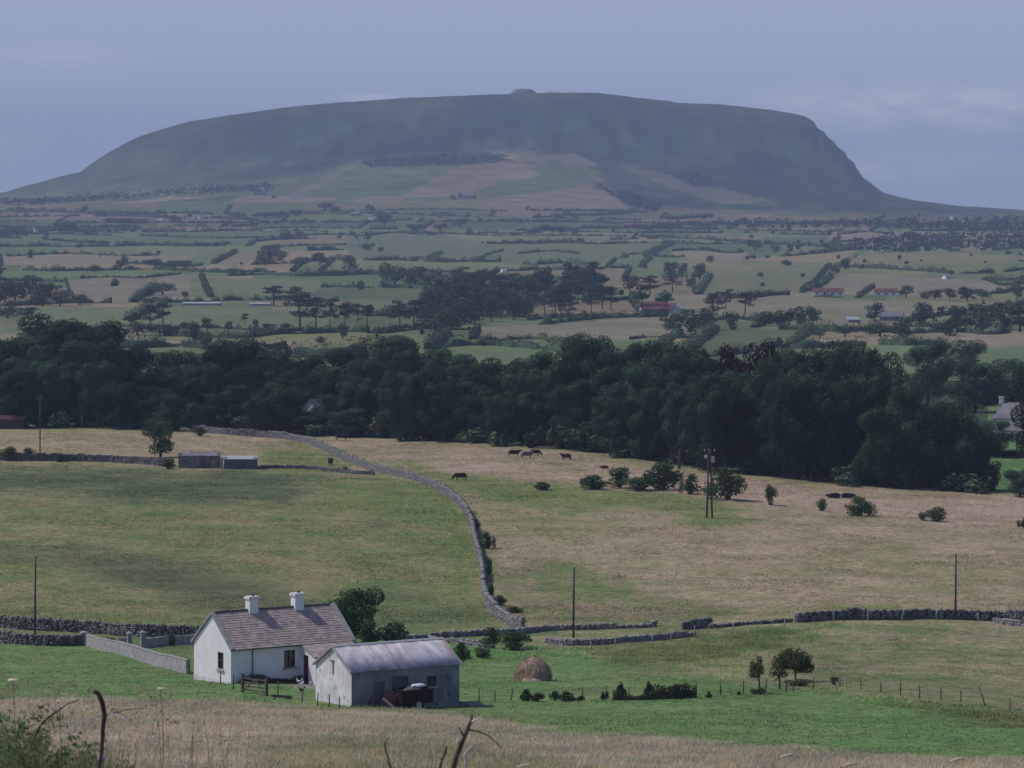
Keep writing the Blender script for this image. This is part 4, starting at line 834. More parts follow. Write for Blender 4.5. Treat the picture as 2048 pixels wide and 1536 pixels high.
mb.add([(0, gop[0], SE), (.4, gop[0], SE), (.4, gop[0], gop[3]), (0, gop[0], gop[3])], [(0,1,2,3)]); mb.add([(0, gop[1], SE), (.4, gop[1], SE), (.4, gop[1], gop[3]), (0, gop[1], gop[3])], [(3,2,1,0)]); mb.add([(0, gop[0], gop[3]), (.4, gop[0], gop[3]), (.4, gop[1], gop[3]), (0, gop[1], gop[3])], [(0,1,2,3)])
mb.obj('gable_wall', M['oldwhite'], shed); mb_back.obj('gable_wall', M['oldwhite'], shed)
mb = MB(); mb.box(.18, .22, gop[0] + .01, gop[1] - .01, 2.06, gop[3] - .01); mb.box(-.03, .0, gop[0] - .03, gop[1] + .30, gop[3] + .003, gop[3] + .09); mb.obj('loft_shutter', M['frame'], shed)
mb = MB(); mb.box(sdoor[0] + .01, sdoor[1] - .01, .06, .1, -.6, 1.74); mb.obj('door', M['darkdoor'], shed)
mb = MB(); mb.box(sdoor2[0] + .01, sdoor2[1] - .01, .22, .26, -.6, 1.99); mb.obj('door', M['darkdoor'], shed)
window(shed, swin[0], 0, swin[2], swin[1] - swin[0], swin[3] - swin[2], 'x', -1, M['wood'], (1, 0))
def corrugated(parent, x0, x1, yt, zt, yb, zb, mat):
    n = int((x1 - x0) / .0375); xs = np.linspace(x0, x1, n); L = math.hypot(yb - yt, zb - zt); dy, dz = (yb - yt) / L, (zb - zt) / L; ny, nz = (-dz, dy) if dy > 0 else (dz, -dy)
    V, Q, UV = [], [], []
    for s in (0, L * .5, L):
        for i, x_ in enumerate(xs):
            e = .028 * math.cos(i * math.pi / 2) + .02 + (.015 if int(x_ / .75) % 2 else 0); V.append((x_, yt + dy*s + ny*e, zt + dz*s + nz*e)); UV.append((x_, s))
    for r_ in range(2):
        for i in range(n-1): q = (r_*n+i, (r_+1)*n+i, (r_+1)*n+i+1, r_*n+i+1); Q.append(q if dy < 0 else q[::-1])
    me = uv_mesh('roof', V, Q, UV, mat, True); o = link('roof', me, parent); sm = o.modifiers.new('sheet', 'SOLIDIFY'); sm.thickness = .012; return o
so = .16
corrugated(shed, -.05, SL + .08, SW/2, SR + .10, -so, SE + .10 - so * sl, M['tin']); corrugated(shed, -.05, SL + .08, SW/2, SR + .10, SW + so, SE + .10 - so * sl, M['tin'])
mb = MB(); mb.add([(-.06, SW/2 - .2, SR + .06), (SL + .1, SW/2 - .2, SR + .06), (SL + .1, SW/2, SR + .175), (-.06, SW/2, SR + .175), (-.06, SW/2 + .2, SR + .06), (SL + .1, SW/2 + .2, SR + .06)], [(0,1,2,3), (3,2,5,4)]); mb.obj('ridge_cap', M['metal'], shed)
for x0, x1 in ((-.20, -.052), (SL + .083, SL + .20)):
    mb = MB()
    for sgn, ye in ((-1, -so), (1, SW + so)):
        yr, z1, z2 = SW/2, SR + .0, SE + 0. - so * sl; tk = .17
        vs = [(x0,yr,z1),(x1,yr,z1),(x1,ye,z2),(x0,ye,z2),(x0,yr,z1+tk),(x1,yr,z1+tk),(x1,ye,z2+tk),(x0,ye,z2+tk)]; fs = [(0,1,2,3),(7,6,5,4),(0,4,5,1),(1,5,6,2),(2,6,7,3),(3,7,4,0)]
        mb.add(vs, fs if sgn < 0 else [f[::-1] for f in fs])
    mb.obj('verge', M['concrete'], shed)
def local_pt(root, x, y):
    a = root.rotation_euler.z; X = root.location.x + x * math.cos(a) - y * math.sin(a); Y = root.location.y + x * math.sin(a) + y * math.cos(a); return Vector((X, Y, zxy(X, Y)))

# --- farm cart in front of the shed, with a sack and a leaning board
cp = local_pt(shed, 4.55, -1.35)
cart = thing('farm_cart', 'dark maroon two wheeled farm cart parked against the shed', 'cart', cp, TH_S - R(4)); cart.scale = (1.12, 1.12, 1.1)
mb = MB(); mb.box(-1.15, 1.15, -.70, -.65, .42, 1.28); mb.box(-1.15, 1.15, .65, .70, .42, 1.28); mb.box(1.10, 1.15, -.65, .65, .42, 1.28); mb.box(-1.15, -1.10, -.65, .65, .42, 1.28); mb.box(-1.098, 1.098, -.648, .648, .40, .46); mb.obj('body', M['cart'], cart)
mb = MB(); mb.box(-1.2, 1.2, -.76, -.64, 1.282, 1.36); mb.box(-1.2, 1.2, .64, .76, 1.282, 1.36); mb.box(1.08, 1.2, -.638, .638, 1.282, 1.36); mb.box(-1.2, -1.08, -.638, .638, 1.282, 1.36); mb.obj('rim', M['cart'], cart)
for s in (-1, 1):
    mb = MB(); mb.tube([(0, s * .74, .36), (0, s * .92, .36)], [.38, .38], 18); w_ = mb.obj('wheel', M['tyre'], cart); mb = MB(); mb.tube([(0, s * .75, .36), (0, s * .935, .36)], [.2, .2], 14); mb.obj('rim', M['metal'], w_)
mb = MB(); mb.plank((-1.15, -.35, .46), (-2.5, -.05, .30), .12, .1); mb.plank((-1.15, .35, .46), (-2.5, .05, .30), .12, .1); mb.obj('drawbar', M['cart'], cart)
def lumpy(rx, ry, rz, seed, amp=.25, n=18):
    V, Q = [], []; r_ = np.random.default_rng(seed)
    for i in range(n + 1):
        for j in range(2 * n):
            a, b = math.pi * i / n, math.pi * j / n; d_ = np.array((math.sin(a) * math.cos(b), math.sin(a) * math.sin(b), math.cos(a)))
            e = 1 + amp * (float(fbm(np.array(d_[0] * 2 + 5 + d_[2]), np.array(d_[1] * 2 + seed + d_[2] * 1.3), seed, 3)) - .5) * 2; V.append((d_[0]*rx*e, d_[1]*ry*e, d_[2]*rz*e))
    for i in range(n):
        for j in range(2 * n): Q.append((i*2*n+j, (i+1)*2*n+j, (i+1)*2*n+(j+1) % (2*n), i*2*n+(j+1) % (2*n)))
    return V, Q
def lump_obj(name, mat, rx, ry, rz, seed, loc, rotz=0, amp=.25):
    V, Q = lumpy(rx, ry, rz, seed, amp); me = bpy.data.meshes.new(name); me.from_pydata(V, [], Q); me.polygons.foreach_set('use_smooth', np.ones(len(Q), bool)); me.materials.append(mat); me.update()
    o = link(name, me, None, loc); o.rotation_euler = (0, 0, rotz); return o
def cart_pt(x, y, z): a = cart.rotation_euler.z; x *= 1.12; y *= 1.12; return cp + Vector((x * math.cos(a) - y * math.sin(a), x * math.sin(a) + y * math.cos(a), z * 1.1))
setp(lump_obj('sack', M['sack'], .62, .34, .17, 5, cart_pt(.55, .35, 1.47), TH_S), 'crumpled white plastic sack lying across the top of the cart', 'sack')
setp(lump_obj('load', M['darkstone'], .95, .5, .62, 8, cart_pt(0, 0, .92), TH_S), 'dark heaped load filling the maroon cart', 'load')
mb = MB(); b0_ = cart_pt(-2.0, -.55, 0); mb.plank((0, 0, 0), (.55, .28, 1.45), .95, .05); o = mb.obj('board', M['cartred']); o.location = b0_ + Vector((-.35, 0, .05)); setp(o, 'faded red board leaning up behind the pale plank beside the cart', 'board')
mb = MB(); mb.plank((-.55, -.18, .98), (.62, -.42, .0), .17, .06); o = mb.obj('plank', M['palewood']); o.location = b0_ + Vector((0.05, -.12, .05)); setp(o, 'pale plank leaning diagonally against the red board by the cart', 'plank')
mb = MB(); q = local_pt(shed, 8.1, -.55); mb.plank((0, 0, -.1), (-.35, .42, 1.5), .07, .05); o = mb.obj('pole', M['palewood']); o.location = q; setp(o, 'thin pale stick leaning on the shed wall beyond the cart', 'stick')
q = local_pt(shed, SL + 1.0, .5); setp(lump_obj('dung_heap', M['darkstone'], 1.2, .7, .42, 9, q, .3), 'low dark heap beside the right end of the tin shed', 'heap')
# --- hens in the yard
def hen(u, v, label, mat, tail, face):
    p = gp(u, v, 250); t = thing('hen', label, 'hen', p, face, 'hens in the cottage yard'); t.scale = (1.1,) * 3
    me = bpy.data.meshes.new('body'); vs = [(-.16,0,.24),(-.02,0,.22),(.10,0,.25),(.16,0,.36),(.18,0,.43),(.235,0,.42),(0,.05,.12),(.01,.05,.01),(0,-.05,.12),(.01,-.05,.01)]; es = [(0,1),(1,2),(2,3),(3,4),(4,5),(1,6),(6,7),(1,8),(8,9)]
    me.from_pydata(vs, es, []); me.materials.append(mat); o = link('body', me, t); o.modifiers.new('skin', 'SKIN'); rad = [.07,.115,.09,.05,.045,.015,.02,.014,.02,.014]
    for i, r_ in enumerate(rad): o.data.skin_vertices[0].data[i].radius = (r_, r_)
    o.data.skin_vertices[0].data[1].use_root = True; o.modifiers.new('sub', 'SUBSURF').render_levels = 1
    mb = MB(); mb.add([(-.18,-.02,.26),(-.18,.02,.26),(-.34,.015,.44),(-.34,-.015,.44),(-.22,0,.46),(-.16,0,.34)], [(0,1,2,3),(3,2,4),(0,3,4,5),(1,5,4,2),(0,5,1)]); mb.obj('tail', tail, t)
    mb = MB(); mb.box(.15, .21, -.008, .008, .465, .51); mb.obj('comb', M['comb'], t)
hen(598, 1369, 'white hen with white tail, leftmost of the yard hens', M['feather'], M['feather'], R(160)); hen(603, 1374, 'black tailed white hen pecking beside the white hen', M['feather'], M['black'], R(40)); hen(621, 1374, 'buff and cream hen at the corner of the tin shed', M['featherb'], M['featherb'], R(75))
hen(603, 1386, 'black hen alone on the yard grass', M['black'], M['black'], R(200))

# --- garden walls and pillars left of the cottage
def slab_wall(u0, v0, u1, v1, h, t, mat, label, name='garden_wall', cope=True, dlo=250):
    a, b = gp(u0, v0, dlo), gp(u1, v1, dlo); n = 14; th_ = thing(name, label, 'wall', a, 0); d_ = Vector((b.x - a.x, b.y - a.y, 0)); nn = Vector((-d_.y, d_.x, 0)).normalized() * t / 2
    V, Q = [], []; C, D = [], []
    for i in range(n + 1):
        p = d_ * i / n; z = zxy(a.x + p.x, a.y + p.y) - a.z
        for s, z_ in ((-1, -.5), (1, -.5), (1, h), (-1, h)): V.append((p.x + nn.x * s, p.y + nn.y * s, z + z_))
        for s, z_ in ((-1.25, h + .004), (1.25, h + .004), (1.25, h + .10), (-1.25, h + .10)): C.append((p.x + nn.x * s, p.y + nn.y * s, z + z_))
    for i in range(n):
        k_ = i * 4; Q += [(k_+c_, k_+(c_+1) % 4, k_+4+(c_+1) % 4, k_+4+c_) for c_ in range(4)]
    Q += [(3,2,1,0), (n*4, n*4+1, n*4+2, n*4+3)]
    for nm, VV, mt in (('wall_body', V, mat), ('coping', C, M['concrete'])):
        if nm == 'coping' and not cope: continue
        m_ = MB(); m_.add(VV, Q); m_.obj(nm, mt, th_)
    return th_
slab_wall(174, 1292, 375, 1348, 1.15, .25, M['concrete'], 'long grey concrete garden wall sloping down to the cottage gable')
slab_wall(290, 1296, 392, 1287, .85, .22, M['concrete'], 'low grey concrete wall behind the cottage garden')
slab_wall(238, 1292, 262, 1293, .75, .22, M['concrete'], 'short stub of grey wall left of the gate pillars')
def pillar(u, v, w, h, label):
    p = gp(u, v, 250); t = thing('gate_pillar', label, 'pillar', p, R(20)); m_ = MB(); m_.box(-w/2, w/2, -w/2, w/2, -.4, h); m_.obj('shaft', M['concrete'], t)
    m_ = MB(); m_.box(-w/2-.07, w/2+.07, -w/2-.07, w/2+.07, h + .003, h + .12); m_.add([(-w/2-.04,-w/2-.04,h+.123),(w/2+.04,-w/2-.04,h+.123),(w/2+.04,w/2+.04,h+.123),(-w/2-.04,w/2+.04,h+.123),(0,0,h+.3)], [(0,1,4),(1,2,4),(2,3,4),(3,0,4)]); m_.obj('cap', M['concrete'], t)
pillar(168, 1291, .62, 1.25, 'square grey pillar where the stone wall meets the garden wall'); pillar(259, 1294, .45, 1.3, 'left one of two grey garden gate pillars'); pillar(286, 1296, .45, 1.5, 'right one of two grey garden gate pillars')
mb = MB(); p = gp(378, 1349, 250); mb.tube([(0, 0, -.3), (0, 0, 1.25)], [.09, .08], 8); o = mb.obj('wooden_post', M['wood']); o.location = p; setp(o, 'dark wooden post at the end of the garden wall', 'post')

# --- field gate, posts, fences
def gate(u0, v0, u1, v1):
    a, b = gp(u0, v0, 250), gp(u1, v1, 250); t = thing('field_gate', 'dark wooden field gate before the cottage front', 'gate', a, math.atan2(b.y - a.y, b.x - a.x)); L = (b - a).length; dz = b.z - a.z
    for x_, dzz, hh_ in ((0, 0, 1.5), (L, dz, 1.35)):
        m_ = MB(); m_.box(x_ - .1, x_ + .1, -.1, .1, dzz - .4, dzz + hh_); m_.obj('post', M['wood'], t)
    for k_ in range(4):
        z = .25 + k_ * .30; m_ = MB(); m_.plank((.13, 0, z), (L - .13, 0, z + dz), .11, .05); m_.obj('rail', M['wood'], t)
    m_ = MB(); m_.plank((.15, -.06, .2), (L * .55, -.06, 1.15 + dz * .5), .1, .04); m_.plank((L - .15, -.06, .2 + dz), (L * .55, -.06, 1.15 + dz * .5), .1, .04); m_.obj('brace', M['wood'], t)
gate(485, 1385, 533, 1392)
def fence(label, posts, mat=M['wood'], wire=True, dlo=240, name='wire_fence'):
    """posts: (u, v base, height m, lean)"""
    P = [gp(u, v, dlo) for u, v, h, l_ in posts]; t = thing(name, label, 'fence', P[0]); prev = None
    for p, (u, v, h, l_) in zip(P, posts):
        m_ = MB(); q = p - P[0]; m_.tube([q + Vector((0, 0, -.3)), q + Vector((l_ * .5, 0, h * .5)), q + Vector((l_, 0, h))], [.052, .048, .04], 7); m_.obj('post', mat, t, True)
    if wire:
        m_ = MB()
        for f_ in (.45, .7, .92):
            for i in range(len(P) - 1):
                a = P[i] - P[0] + Vector((posts[i][3] * f_, 0, posts[i][2] * f_)); b = P[i+1] - P[0] + Vector((posts[i+1][3] * f_, 0, posts[i+1][2] * f_)); m_.tube([a, (a + b) / 2 + Vector((0, 0, -.04)), b], [.006] * 3, 4, False)
        m_.obj('wire', M['wire'], t)
    return t
fence('dark post and wire fence along the foot of the hayfield', [(958,1404,1.1,.0),(990,1403,.9,0),(1022,1402,1.0,.15),(1058,1402,.9,0),(1110,1401,.8,0),(1164,1400,1.0,.05),(1213,1399,1.1,0),(1258,1398,.9,0),(1300,1397,.9,0),(1345,1396,.9,0),(1393,1395,1.2,0),(1441,1391,1.1,0),(1487,1389,1.2,0),(1531,1385,1.2,.1),(1573,1383,1.0,0)])
fence('dark post fence dropping along the ditch at the lower right', [(1587,1382,1.0,0),(1627,1378,.9,0),(1680,1374,.9,0),(1722,1379,1.0,0),(1762,1385,1.0,0),(1801,1391,1.2,0),(1839,1396,1.0,0),(1882,1401,1.1,0),(1922,1404,1.0,0),(1972,1412,1.5,-.55),(2020,1422,1.0,0),(2062,1430,1.0,0)])
fence('pale post fence beside the broken lane wall', [(1143,1300,1.2,0),(1182,1302,1.0,.0),(1230,1296,1.1,.05),(1258,1304,1.0,0),(1305,1288,1.1,0),(1342,1283,1.0,0),(1388,1274,1.2,.1),(1415,1269,1.1,.2)], M['palewood'])
fence('grey post fence in the rough grass below the right hand wall', [(1466,1268,1.1,0),(1500,1266,.9,0),(1569,1260,1.1,0),(1667,1246,1.2,0),(1736,1244,1.2,0),(1802,1244,1.4,.35),(1873,1240,1.2,0),(1956,1244,1.0,0)], M['palewood'], False)
fence('thin leaning posts in the grass before the cottage gable', [(393,1352,1.0,0),(415,1360,1.0,0),(441,1368,1.0,0),(467,1380,1.2,0)], M['wood'], False)
fence('short dark posts around the white shed gable', [(556,1390,1.1,0),(603,1404,1.1,.15),(635,1412,1.0,.05),(658,1415,1.0,.05),(679,1418,.9,0)], M['wood'])
mb = MB(); p = gp(562, 1400, 245); mb.plank((-.75, .1, .32), (.85, -.1, .22), .2, .12); mb.plank((.55, 0, 0), (.55, 0, .25), .1, .1); mb.plank((-.5, .1, 0), (-.5, .1, .28), .1, .1); o = mb.obj('trough', M['wood']); o.location = p; setp(o, 'low dark wooden trough on the grass between gate and shed', 'trough')
mb = MB(); p = local_pt(cot, 2.45, -.45); mb.box(-.35, .35, -.2, .2, -.1, .42); mb.box(-.42, .42, -.26, .26, .423, .52); o = mb.obj('water_tank', M['metal']); o.location = p; o.rotation_euler = (0, 0, TH_C); setp(o, 'small pale tank under the cottage drainpipe', 'tank')

# --- poles
def pole(u, v, hpx, label, r=.11, arms=0, dlo=280, group='wooden power poles'):
    p = gp(u, v, dlo); h = hpx * p.y / F; t = thing('power_pole', label, 'pole', p, R(15), group); m_ = MB(); m_.tube([(0, 0, -.5), (.02, 0, h * .5), (.06, 0, h)], [r, r * .9, r * .75], 10); m_.obj('mast', M['pole'], t, True)
    if not arms: m_ = MB(); m_.tube([(.06, 0, h), (.06, 0, h + .16)], [.05, .04], 8); m_.obj('insulator', M['ceramic'], t, True)
    for k_ in range(arms):
        m_ = MB(); m_.box(-.45, .45, -.05, .05, h - .45 - k_ * .5, h - .35 - k_ * .5); m_.obj('crossarm', M['pole'], t)
        for x_ in (-.38, .38): m_ = MB(); m_.tube([(x_, 0, h - .35 - k_ * .5), (x_, 0, h - .18 - k_ * .5)], [.05, .04], 8); m_.obj('insulator', M['ceramic'], t, True)
    return t
pole(70, 1268, 156, 'wooden pole behind the lane walls at the far left'); pole(1147, 1276, 141, 'slim wooden pole by the lane right of the winding wall', .12); pole(1911, 1240, 133, 'wooden pole standing at the tall dark wall on the right', .12)
p1 = pole(80, 914, 124, 'thin far pole in the tan strip by the dark wood', .13, 2, 500)
pa = gp(1419, 1036, 400); ha = 140 * pa.y / F
ap = thing('power_pole', 'twin legged power pole with grey transformer in the tan field', 'pole', pa, 0)
for s in (-1, 1): m_ = MB(); m_.tube([(s * .45, 0, -.5), (s * .27, 0, ha * .45), (s * .13, 0, ha)], [.15, .14, .12], 10); m_.obj('leg', M['pole'], ap, True)
m_ = MB(); m_.box(-.9, .9, -.06, .06, ha - .62, ha - .5); m_.box(-.75, .75, -.055, .055, ha - 1.75, ha - 1.64); m_.obj('crossarm', M['pole'], ap)
m_ = MB(); m_.box(.26, .80, -.34, .24, ha - 2.3, ha - 1.4); m_.box(.3, .76, -.30, .20, ha - 1.397, ha - 1.3); m_.obj('transformer', M['metal'], ap)
m_ = MB(); m_.box(-.78, -.36, -.2, .1, ha - 1.60, ha - 1.1); m_.obj('switch_box', M['ceramic'], ap)
for x_ in (-.8, 0, .8): m_ = MB(); m_.tube([(x_, 0, ha - .5), (x_, 0, ha - .2)], [.07, .05], 8); m_.obj('insulator', M['ceramic'], ap, True)

# --- haystack
def haystack():
    p = gp(1065, 1361, 250); d = p.y; r_ = np.random.default_rng(4); Rm, Hm = 37 * d / F, 50 * d / F; t = thing('haystack', 'round topped brown haystack standing on the mown green field', 'haystack', p); n, nn = 26, 40; V, Q = [], []
    prof = lambda s: (1.0 - .10 * s) * max(0.0, 1 - s ** 2.3) ** .62
    for i in range(n + 1):
        s = i / n
        for j in range(nn):
            a = 2 * math.pi * j / nn; e = 1 + .10 * (float(fbm(np.array(math.cos(a) * 1.6 + 4), np.array(math.sin(a) * 1.6 + s * 3), 5, 3)) - .5) * 2; rr_ = Rm * prof(s) * e; V.append((rr_ * math.cos(a) + .12 * s, rr_ * math.sin(a), Hm * s - .1))
    for i in range(n):
        for j in range(nn): Q.append((i*nn+j, i*nn+(j+1) % nn, (i+1)*nn+(j+1) % nn, (i+1)*nn+j))
    P = np.array(V); k_ = r_.integers(0, len(P), 9000); B = P[k_] + r_.normal(0, .05, (9000, 3)); dn = np.stack([P[k_, 0], P[k_, 1], np.full(9000, -.9)], -1); dn[:, :2] /= (np.linalg.norm(dn[:, :2], axis=1, keepdims=True) + 1e-6); dn[:, :2] *= .35
    dn += r_.normal(0, .3, dn.shape); dn /= np.linalg.norm(dn, axis=1, keepdims=True); sd = np.cross(dn, r_.normal(0, 1, dn.shape)); sd /= np.linalg.norm(sd, axis=1, keepdims=True); ln = r_.uniform(.12, .34, (9000, 1)); out_ = np.stack([P[k_, 0], P[k_, 1], np.zeros(9000)], -1); out_ /= (np.linalg.norm(out_, axis=1, keepdims=True) + 1e-6)
    S = np.stack([B - sd * .02, B + sd * .02, B + dn * ln + out_ * .05], 1).reshape(-1, 3); nb = len(P)
    link('stack', mesh_np('stack', np.concatenate([P, S]), np.array(Q), (np.arange(9000 * 3).reshape(-1, 3) + nb), M['hay'], True), t)
    q = lump_obj('loose_hay', M['hay'], .95, .7, .42, 3, (0.05, -Rm * .8, .02), 0, .3); q.parent = t
haystack()

# --- trees and bushes near the farm
def shrub(proto, name, u, v, hpx, wpx, label, dlo=250, cat='bush', bark=True):
    d = gd(u, v, dlo); return plant(proto, name, cat, '', u, d, hpx * d / F, wpx * d / F, None, label, bark=bark)
shrub(PR['garden'][0], 'tree', 708, 1290, 124, 124, 'bushy green tree behind the right end of the cottage', cat='tree')
shrub(PR['garden'][1], 'bush', 690, 1286, 96, 60, 'green bush just behind the cottage gable, left of the bushy tree')
shrub(PR['bush'][0], 'bush', 790, 1290, 46, 90, 'wide dark green bush between the bushy tree and the shed')
shrub(PR['bush'][1], 'bush', 742, 1296, 60, 60, 'bush at the foot of the bushy tree by the shed roof')
shrub(PR['bush'][2], 'bush', 985, 1296, 46, 44, 'upright green bush at the foot of the winding wall')
shrub(PR['bush'][3], 'bush', 1030, 1300, 38, 92, 'broad dark green bush before the end of the winding wall')
shrub(PR['bush'][1], 'bush', 925, 1324, 40, 50, 'green bush just past the right end of the shed roof')
shrub(PR['bush'][2], 'bush', 965, 1320, 26, 50, 'low pale bush right of the shed, before the low wall')
shrub(PR['bush'][0], 'bush', 343, 1293, 24, 26, 'small dark shrub inside the cottage garden')
shrub(PR['bush'][2], 'bush', 222, 1290, 16, 34, 'low shrub left of the garden gate pillars')
shrub(PR['bush'][3], 'bush', 1668, 1370, 18, 22, 'small dark reddish bush right of the leaning thorn tree')
for i, (u, v, h, w, lb) in enumerate(((1050,1402,26,26,'rounded dark hedge plant, first of the broken hedge row'),(1074,1403,18,36,'low dark hedge plant with sloping top, second of the row'),(1108,1402,20,22,'small dark hedge plant beside the gap, third of the row'),(1136,1403,22,36,'dark hedge plant tapering away, fourth of the row'),(1160,1402,10,26,'low wisp of hedge at the foot of a fence post'),(1209,1401,18,22,'lone small hedge plant before the long hedge'),(1418,1396,14,16,'tiny dark plant beyond the end of the long hedge'),(1478,1390,7,14,'very small dark plant at a fence post right of the hedge'))):
    shrub(PR['hedgy'][i % 3], 'hedge_plant', u, v, h, w, lb, 245, 'hedge')
def hedge_mesh(X, Y, h, w, leaf, dens, seed, hv=.3):
    r_ = np.random.default_rng(seed); S = np.concatenate([[0], np.cumsum(np.hypot(np.diff(X), np.diff(Y)))]); Lh = S[-1]; n = int(Lh * dens)
    s = r_.uniform(0, Lh, n); x = np.interp(s, S, X); y = np.interp(s, S, Y); tx = np.interp(s, S, np.gradient(X)); ty = np.interp(s, S, np.gradient(Y)); tl = np.hypot(tx, ty) + 1e-6; tx, ty = tx / tl, ty / tl
    hh_ = h * (1 + hv * 2 * (fbm(s / (h * 2.2), s * 0 + seed, seed, 3) - .5) * 2); a = r_.uniform(-.15, math.pi + .15, n); q = r_.uniform(.7, 1.03, n)
    off = np.cos(a) * w / 2 * q; z = np.clip(np.sin(a), .02, 1) ** .7 * hh_ * q; P = np.stack([x - ty * off, y + tx * off, zfun(UC + F * (x - ty * off) / (y + tx * off), y + tx * off) + z], -1)
    N_ = np.stack([-ty * np.cos(a), tx * np.cos(a), np.sin(a) + .1], -1); V, Q = leaf_cloud(P, N_, leaf, r_)
    hc = .62 * h * (1 + hv * 2 * (fbm(S / (h * 2.2), S * 0 + seed, seed, 3) - .5) * 2); gx, gy = np.gradient(X), np.gradient(Y); gl = np.hypot(gx, gy) + 1e-6; gx, gy = gx / gl, gy / gl; C = []
    for o_, z_ in ((-.34, -.1), (-.26, .8), (0, 1.0), (.26, .8), (.34, -.1)): xx, yy = X - gy * o_ * w, Y + gx * o_ * w; C.append(np.stack([xx, yy, zfun(UC + F * xx / yy, yy) + hc * z_], -1))
    C = np.stack(C, 1).reshape(-1, 3); k_ = np.arange(len(X) - 1)[:, None] * 5 + len(V); F_ = np.concatenate([np.concatenate([k_ + i, k_ + i + 1, k_ + i + 6, k_ + i + 5], 1) for i in range(4)])
    return np.concatenate([V, C]), np.concatenate([Q, F_])
def hedge(uv, h, w, leaf, dens, mat, label, dlo, seed, hv=.3, group=None, kw=None, name='hedge'):
    X, Y = polyline(uv, dlo, max(.5, w * .5)); V, Q = hedge_mesh(X, Y, h, w, leaf, dens, seed, hv); o_ = V.mean(0); o_[2] = V[:, 2].min(); o = link(name, mesh_np(name, V - o_, Q, None, mat), None, o_); setp(o, label, name.replace('_', ' '), group)
    if label is None: mid = uv[len(uv) // 2]; TAGS.append((o, kw, mid[0], mid[1], group))
    return o
hedge([(1226,1401),(1280,1400),(1340,1398),(1394,1396)], .85, .9, .16, 330, M['leafhedge'], 'long dark clipped looking hedge along the hayfield fence', 245, 31, .55)
for u, h_ in ((1243, 34), (1297, 36), (1350, 32)): shrub(PR['hedgy'][1], 'shrub', u, 1399, h_, 26, {1243: 'tall wispy shoot rising from the near end of the long hedge', 1297: 'tallest wispy shoot in the middle of the long hedge', 1350: 'wispy shoot near the far end of the long hedge'}[u], 245, 'shrub')
fx = np.linspace(.5, 6.4, 14); a_ = cot.rotation_euler.z; hx_ = cot.location.x + fx * math.cos(a_) + .55 * math.sin(a_); hy_ = cot.location.y + fx * math.sin(a_) - .55 * math.cos(a_)
V, Q = hedge_mesh(hx_, hy_, .5, .7, .14, 260, 91, .5); o_ = V.mean(0); setp(link('flower_bed', mesh_np('flower_bed', V - o_, Q, None, M['leafhedge']), None, o_), 'low dark bed of plants along the foot of the cottage front', 'flower bed')
# leaning thorn trees
def thorn(u, v, hpx, wpx, label, seed, lean, mat, nleaf, cl=.55, dome=0):
    d = gd(u, v, 250); p = G(u, d); H, W = hpx * d / F, wpx * d / F; r_ = np.random.default_rng(seed); t = thing('thorn_tree', label, 'tree', p); lobes = []
    for i in range(11):
        a = i * 2.4; q = r_.uniform(.1, 1); lobes.append((lean + W * .36 * q * math.cos(a), W * .3 * q * math.sin(a), H * (cl + (.96 - cl) * r_.uniform(.15, .9) * (1 - .5 * q)), W * r_.uniform(.13, .2), W * r_.uniform(.13, .2), H * r_.uniform(.10, .15)))
    if dome: lobes += [(lean, 0, H * .66, W * .34, W * .34, H * .30), (lean + W * .22, 0, H * .58, W * .24, W * .24, H * .26), (lean - W * .22, .1, H * .54, W * .24, W * .24, H * .22)]
    P, N_ = lobes_points(lobes, nleaf, r_, .45); V, Q = leaf_cloud(P, N_, .19, r_); link('crown', mesh_np('crown', V, Q, None, mat), t); m_ = MB()
    m_.tube([(0, 0, -.2), (lean * .2, 0, H * .25), (lean * .6, .03, H * .5), (lean, 0, H * .8)], [.085, .075, .055, .025], 7)
    for lb in lobes[:7]: m_.tube([(lean * .4, 0, H * .4), (lb[0] * .6 + lean * .2, lb[1] * .6, lb[2] * .85), lb[:3]], [.06, .04, .012], 5, False)
    m_.obj('trunk', M['bark'], t, True)
thorn(1592, 1364, 72, 92, 'dense round headed thorn tree leaning over its shadow', 51, -.3, M['leafolive'], 4600, .24, 1); thorn(1520, 1386, 82, 42, 'slender sparse thorn tree left of the round headed one', 52, -.25, M['leafolive'], 800, .30)
thorn(1560, 1378, 62, 44, 'thin sparse thorn stem in front of the round headed tree', 53, -.1, M['leafolive'], 480, .28)
shrub(PR['bramble'][0], 'bush', 1600, 1372, 16, 62, 'low green growth under the round headed thorn tree'); shrub(PR['bramble'][1], 'bush', 1517, 1389, 14, 34, 'low green growth at the foot of the slender thorn tree')
# lone tree and bushes of the middle fields
shrub(PR['garden'][0], 'tree', 321, 914, 86, 72, 'lone leafy tree standing in the tan strip by the ruined sheds', 500, 'tree')
MB_ = [(1083,980,14,34,'small low bush, leftmost of the tan field bushes'),(1190,979,26,56,'rounded grey green bush left of the bush line'),(1240,976,40,42,'upright bush second in the bush line'),(1280,981,24,70,'low middle bush of the bush line'),(1328,980,50,74,'largest full bush of the bush line'),(1380,988,36,38,'dark bush just left of the twin legged pole'),(1455,1000,62,74,'big round bush just right of the twin legged pole'),(1540,1010,36,24,'narrow upright bush right of the big round bush'),(1645,1022,22,22,'small pale round bush below the two lying cows'),(1715,1032,34,52,'wide bush right of the small pale round bush'),(1737,1031,22,28,'dark side bush touching the wide bush'),(1845,1041,14,22,'very small bush beside the peaked bush'),(1876,1043,26,42,'peaked bush far out in the tan field'),(2050,1057,20,26,'dark bush cut by the right edge of the tan field')]
for i, (u, v, h, w, lb) in enumerate(MB_): shrub(PR['bush'][i % 4], 'bush', u, v, h * 1.15, w * 1.45, lb, 420)
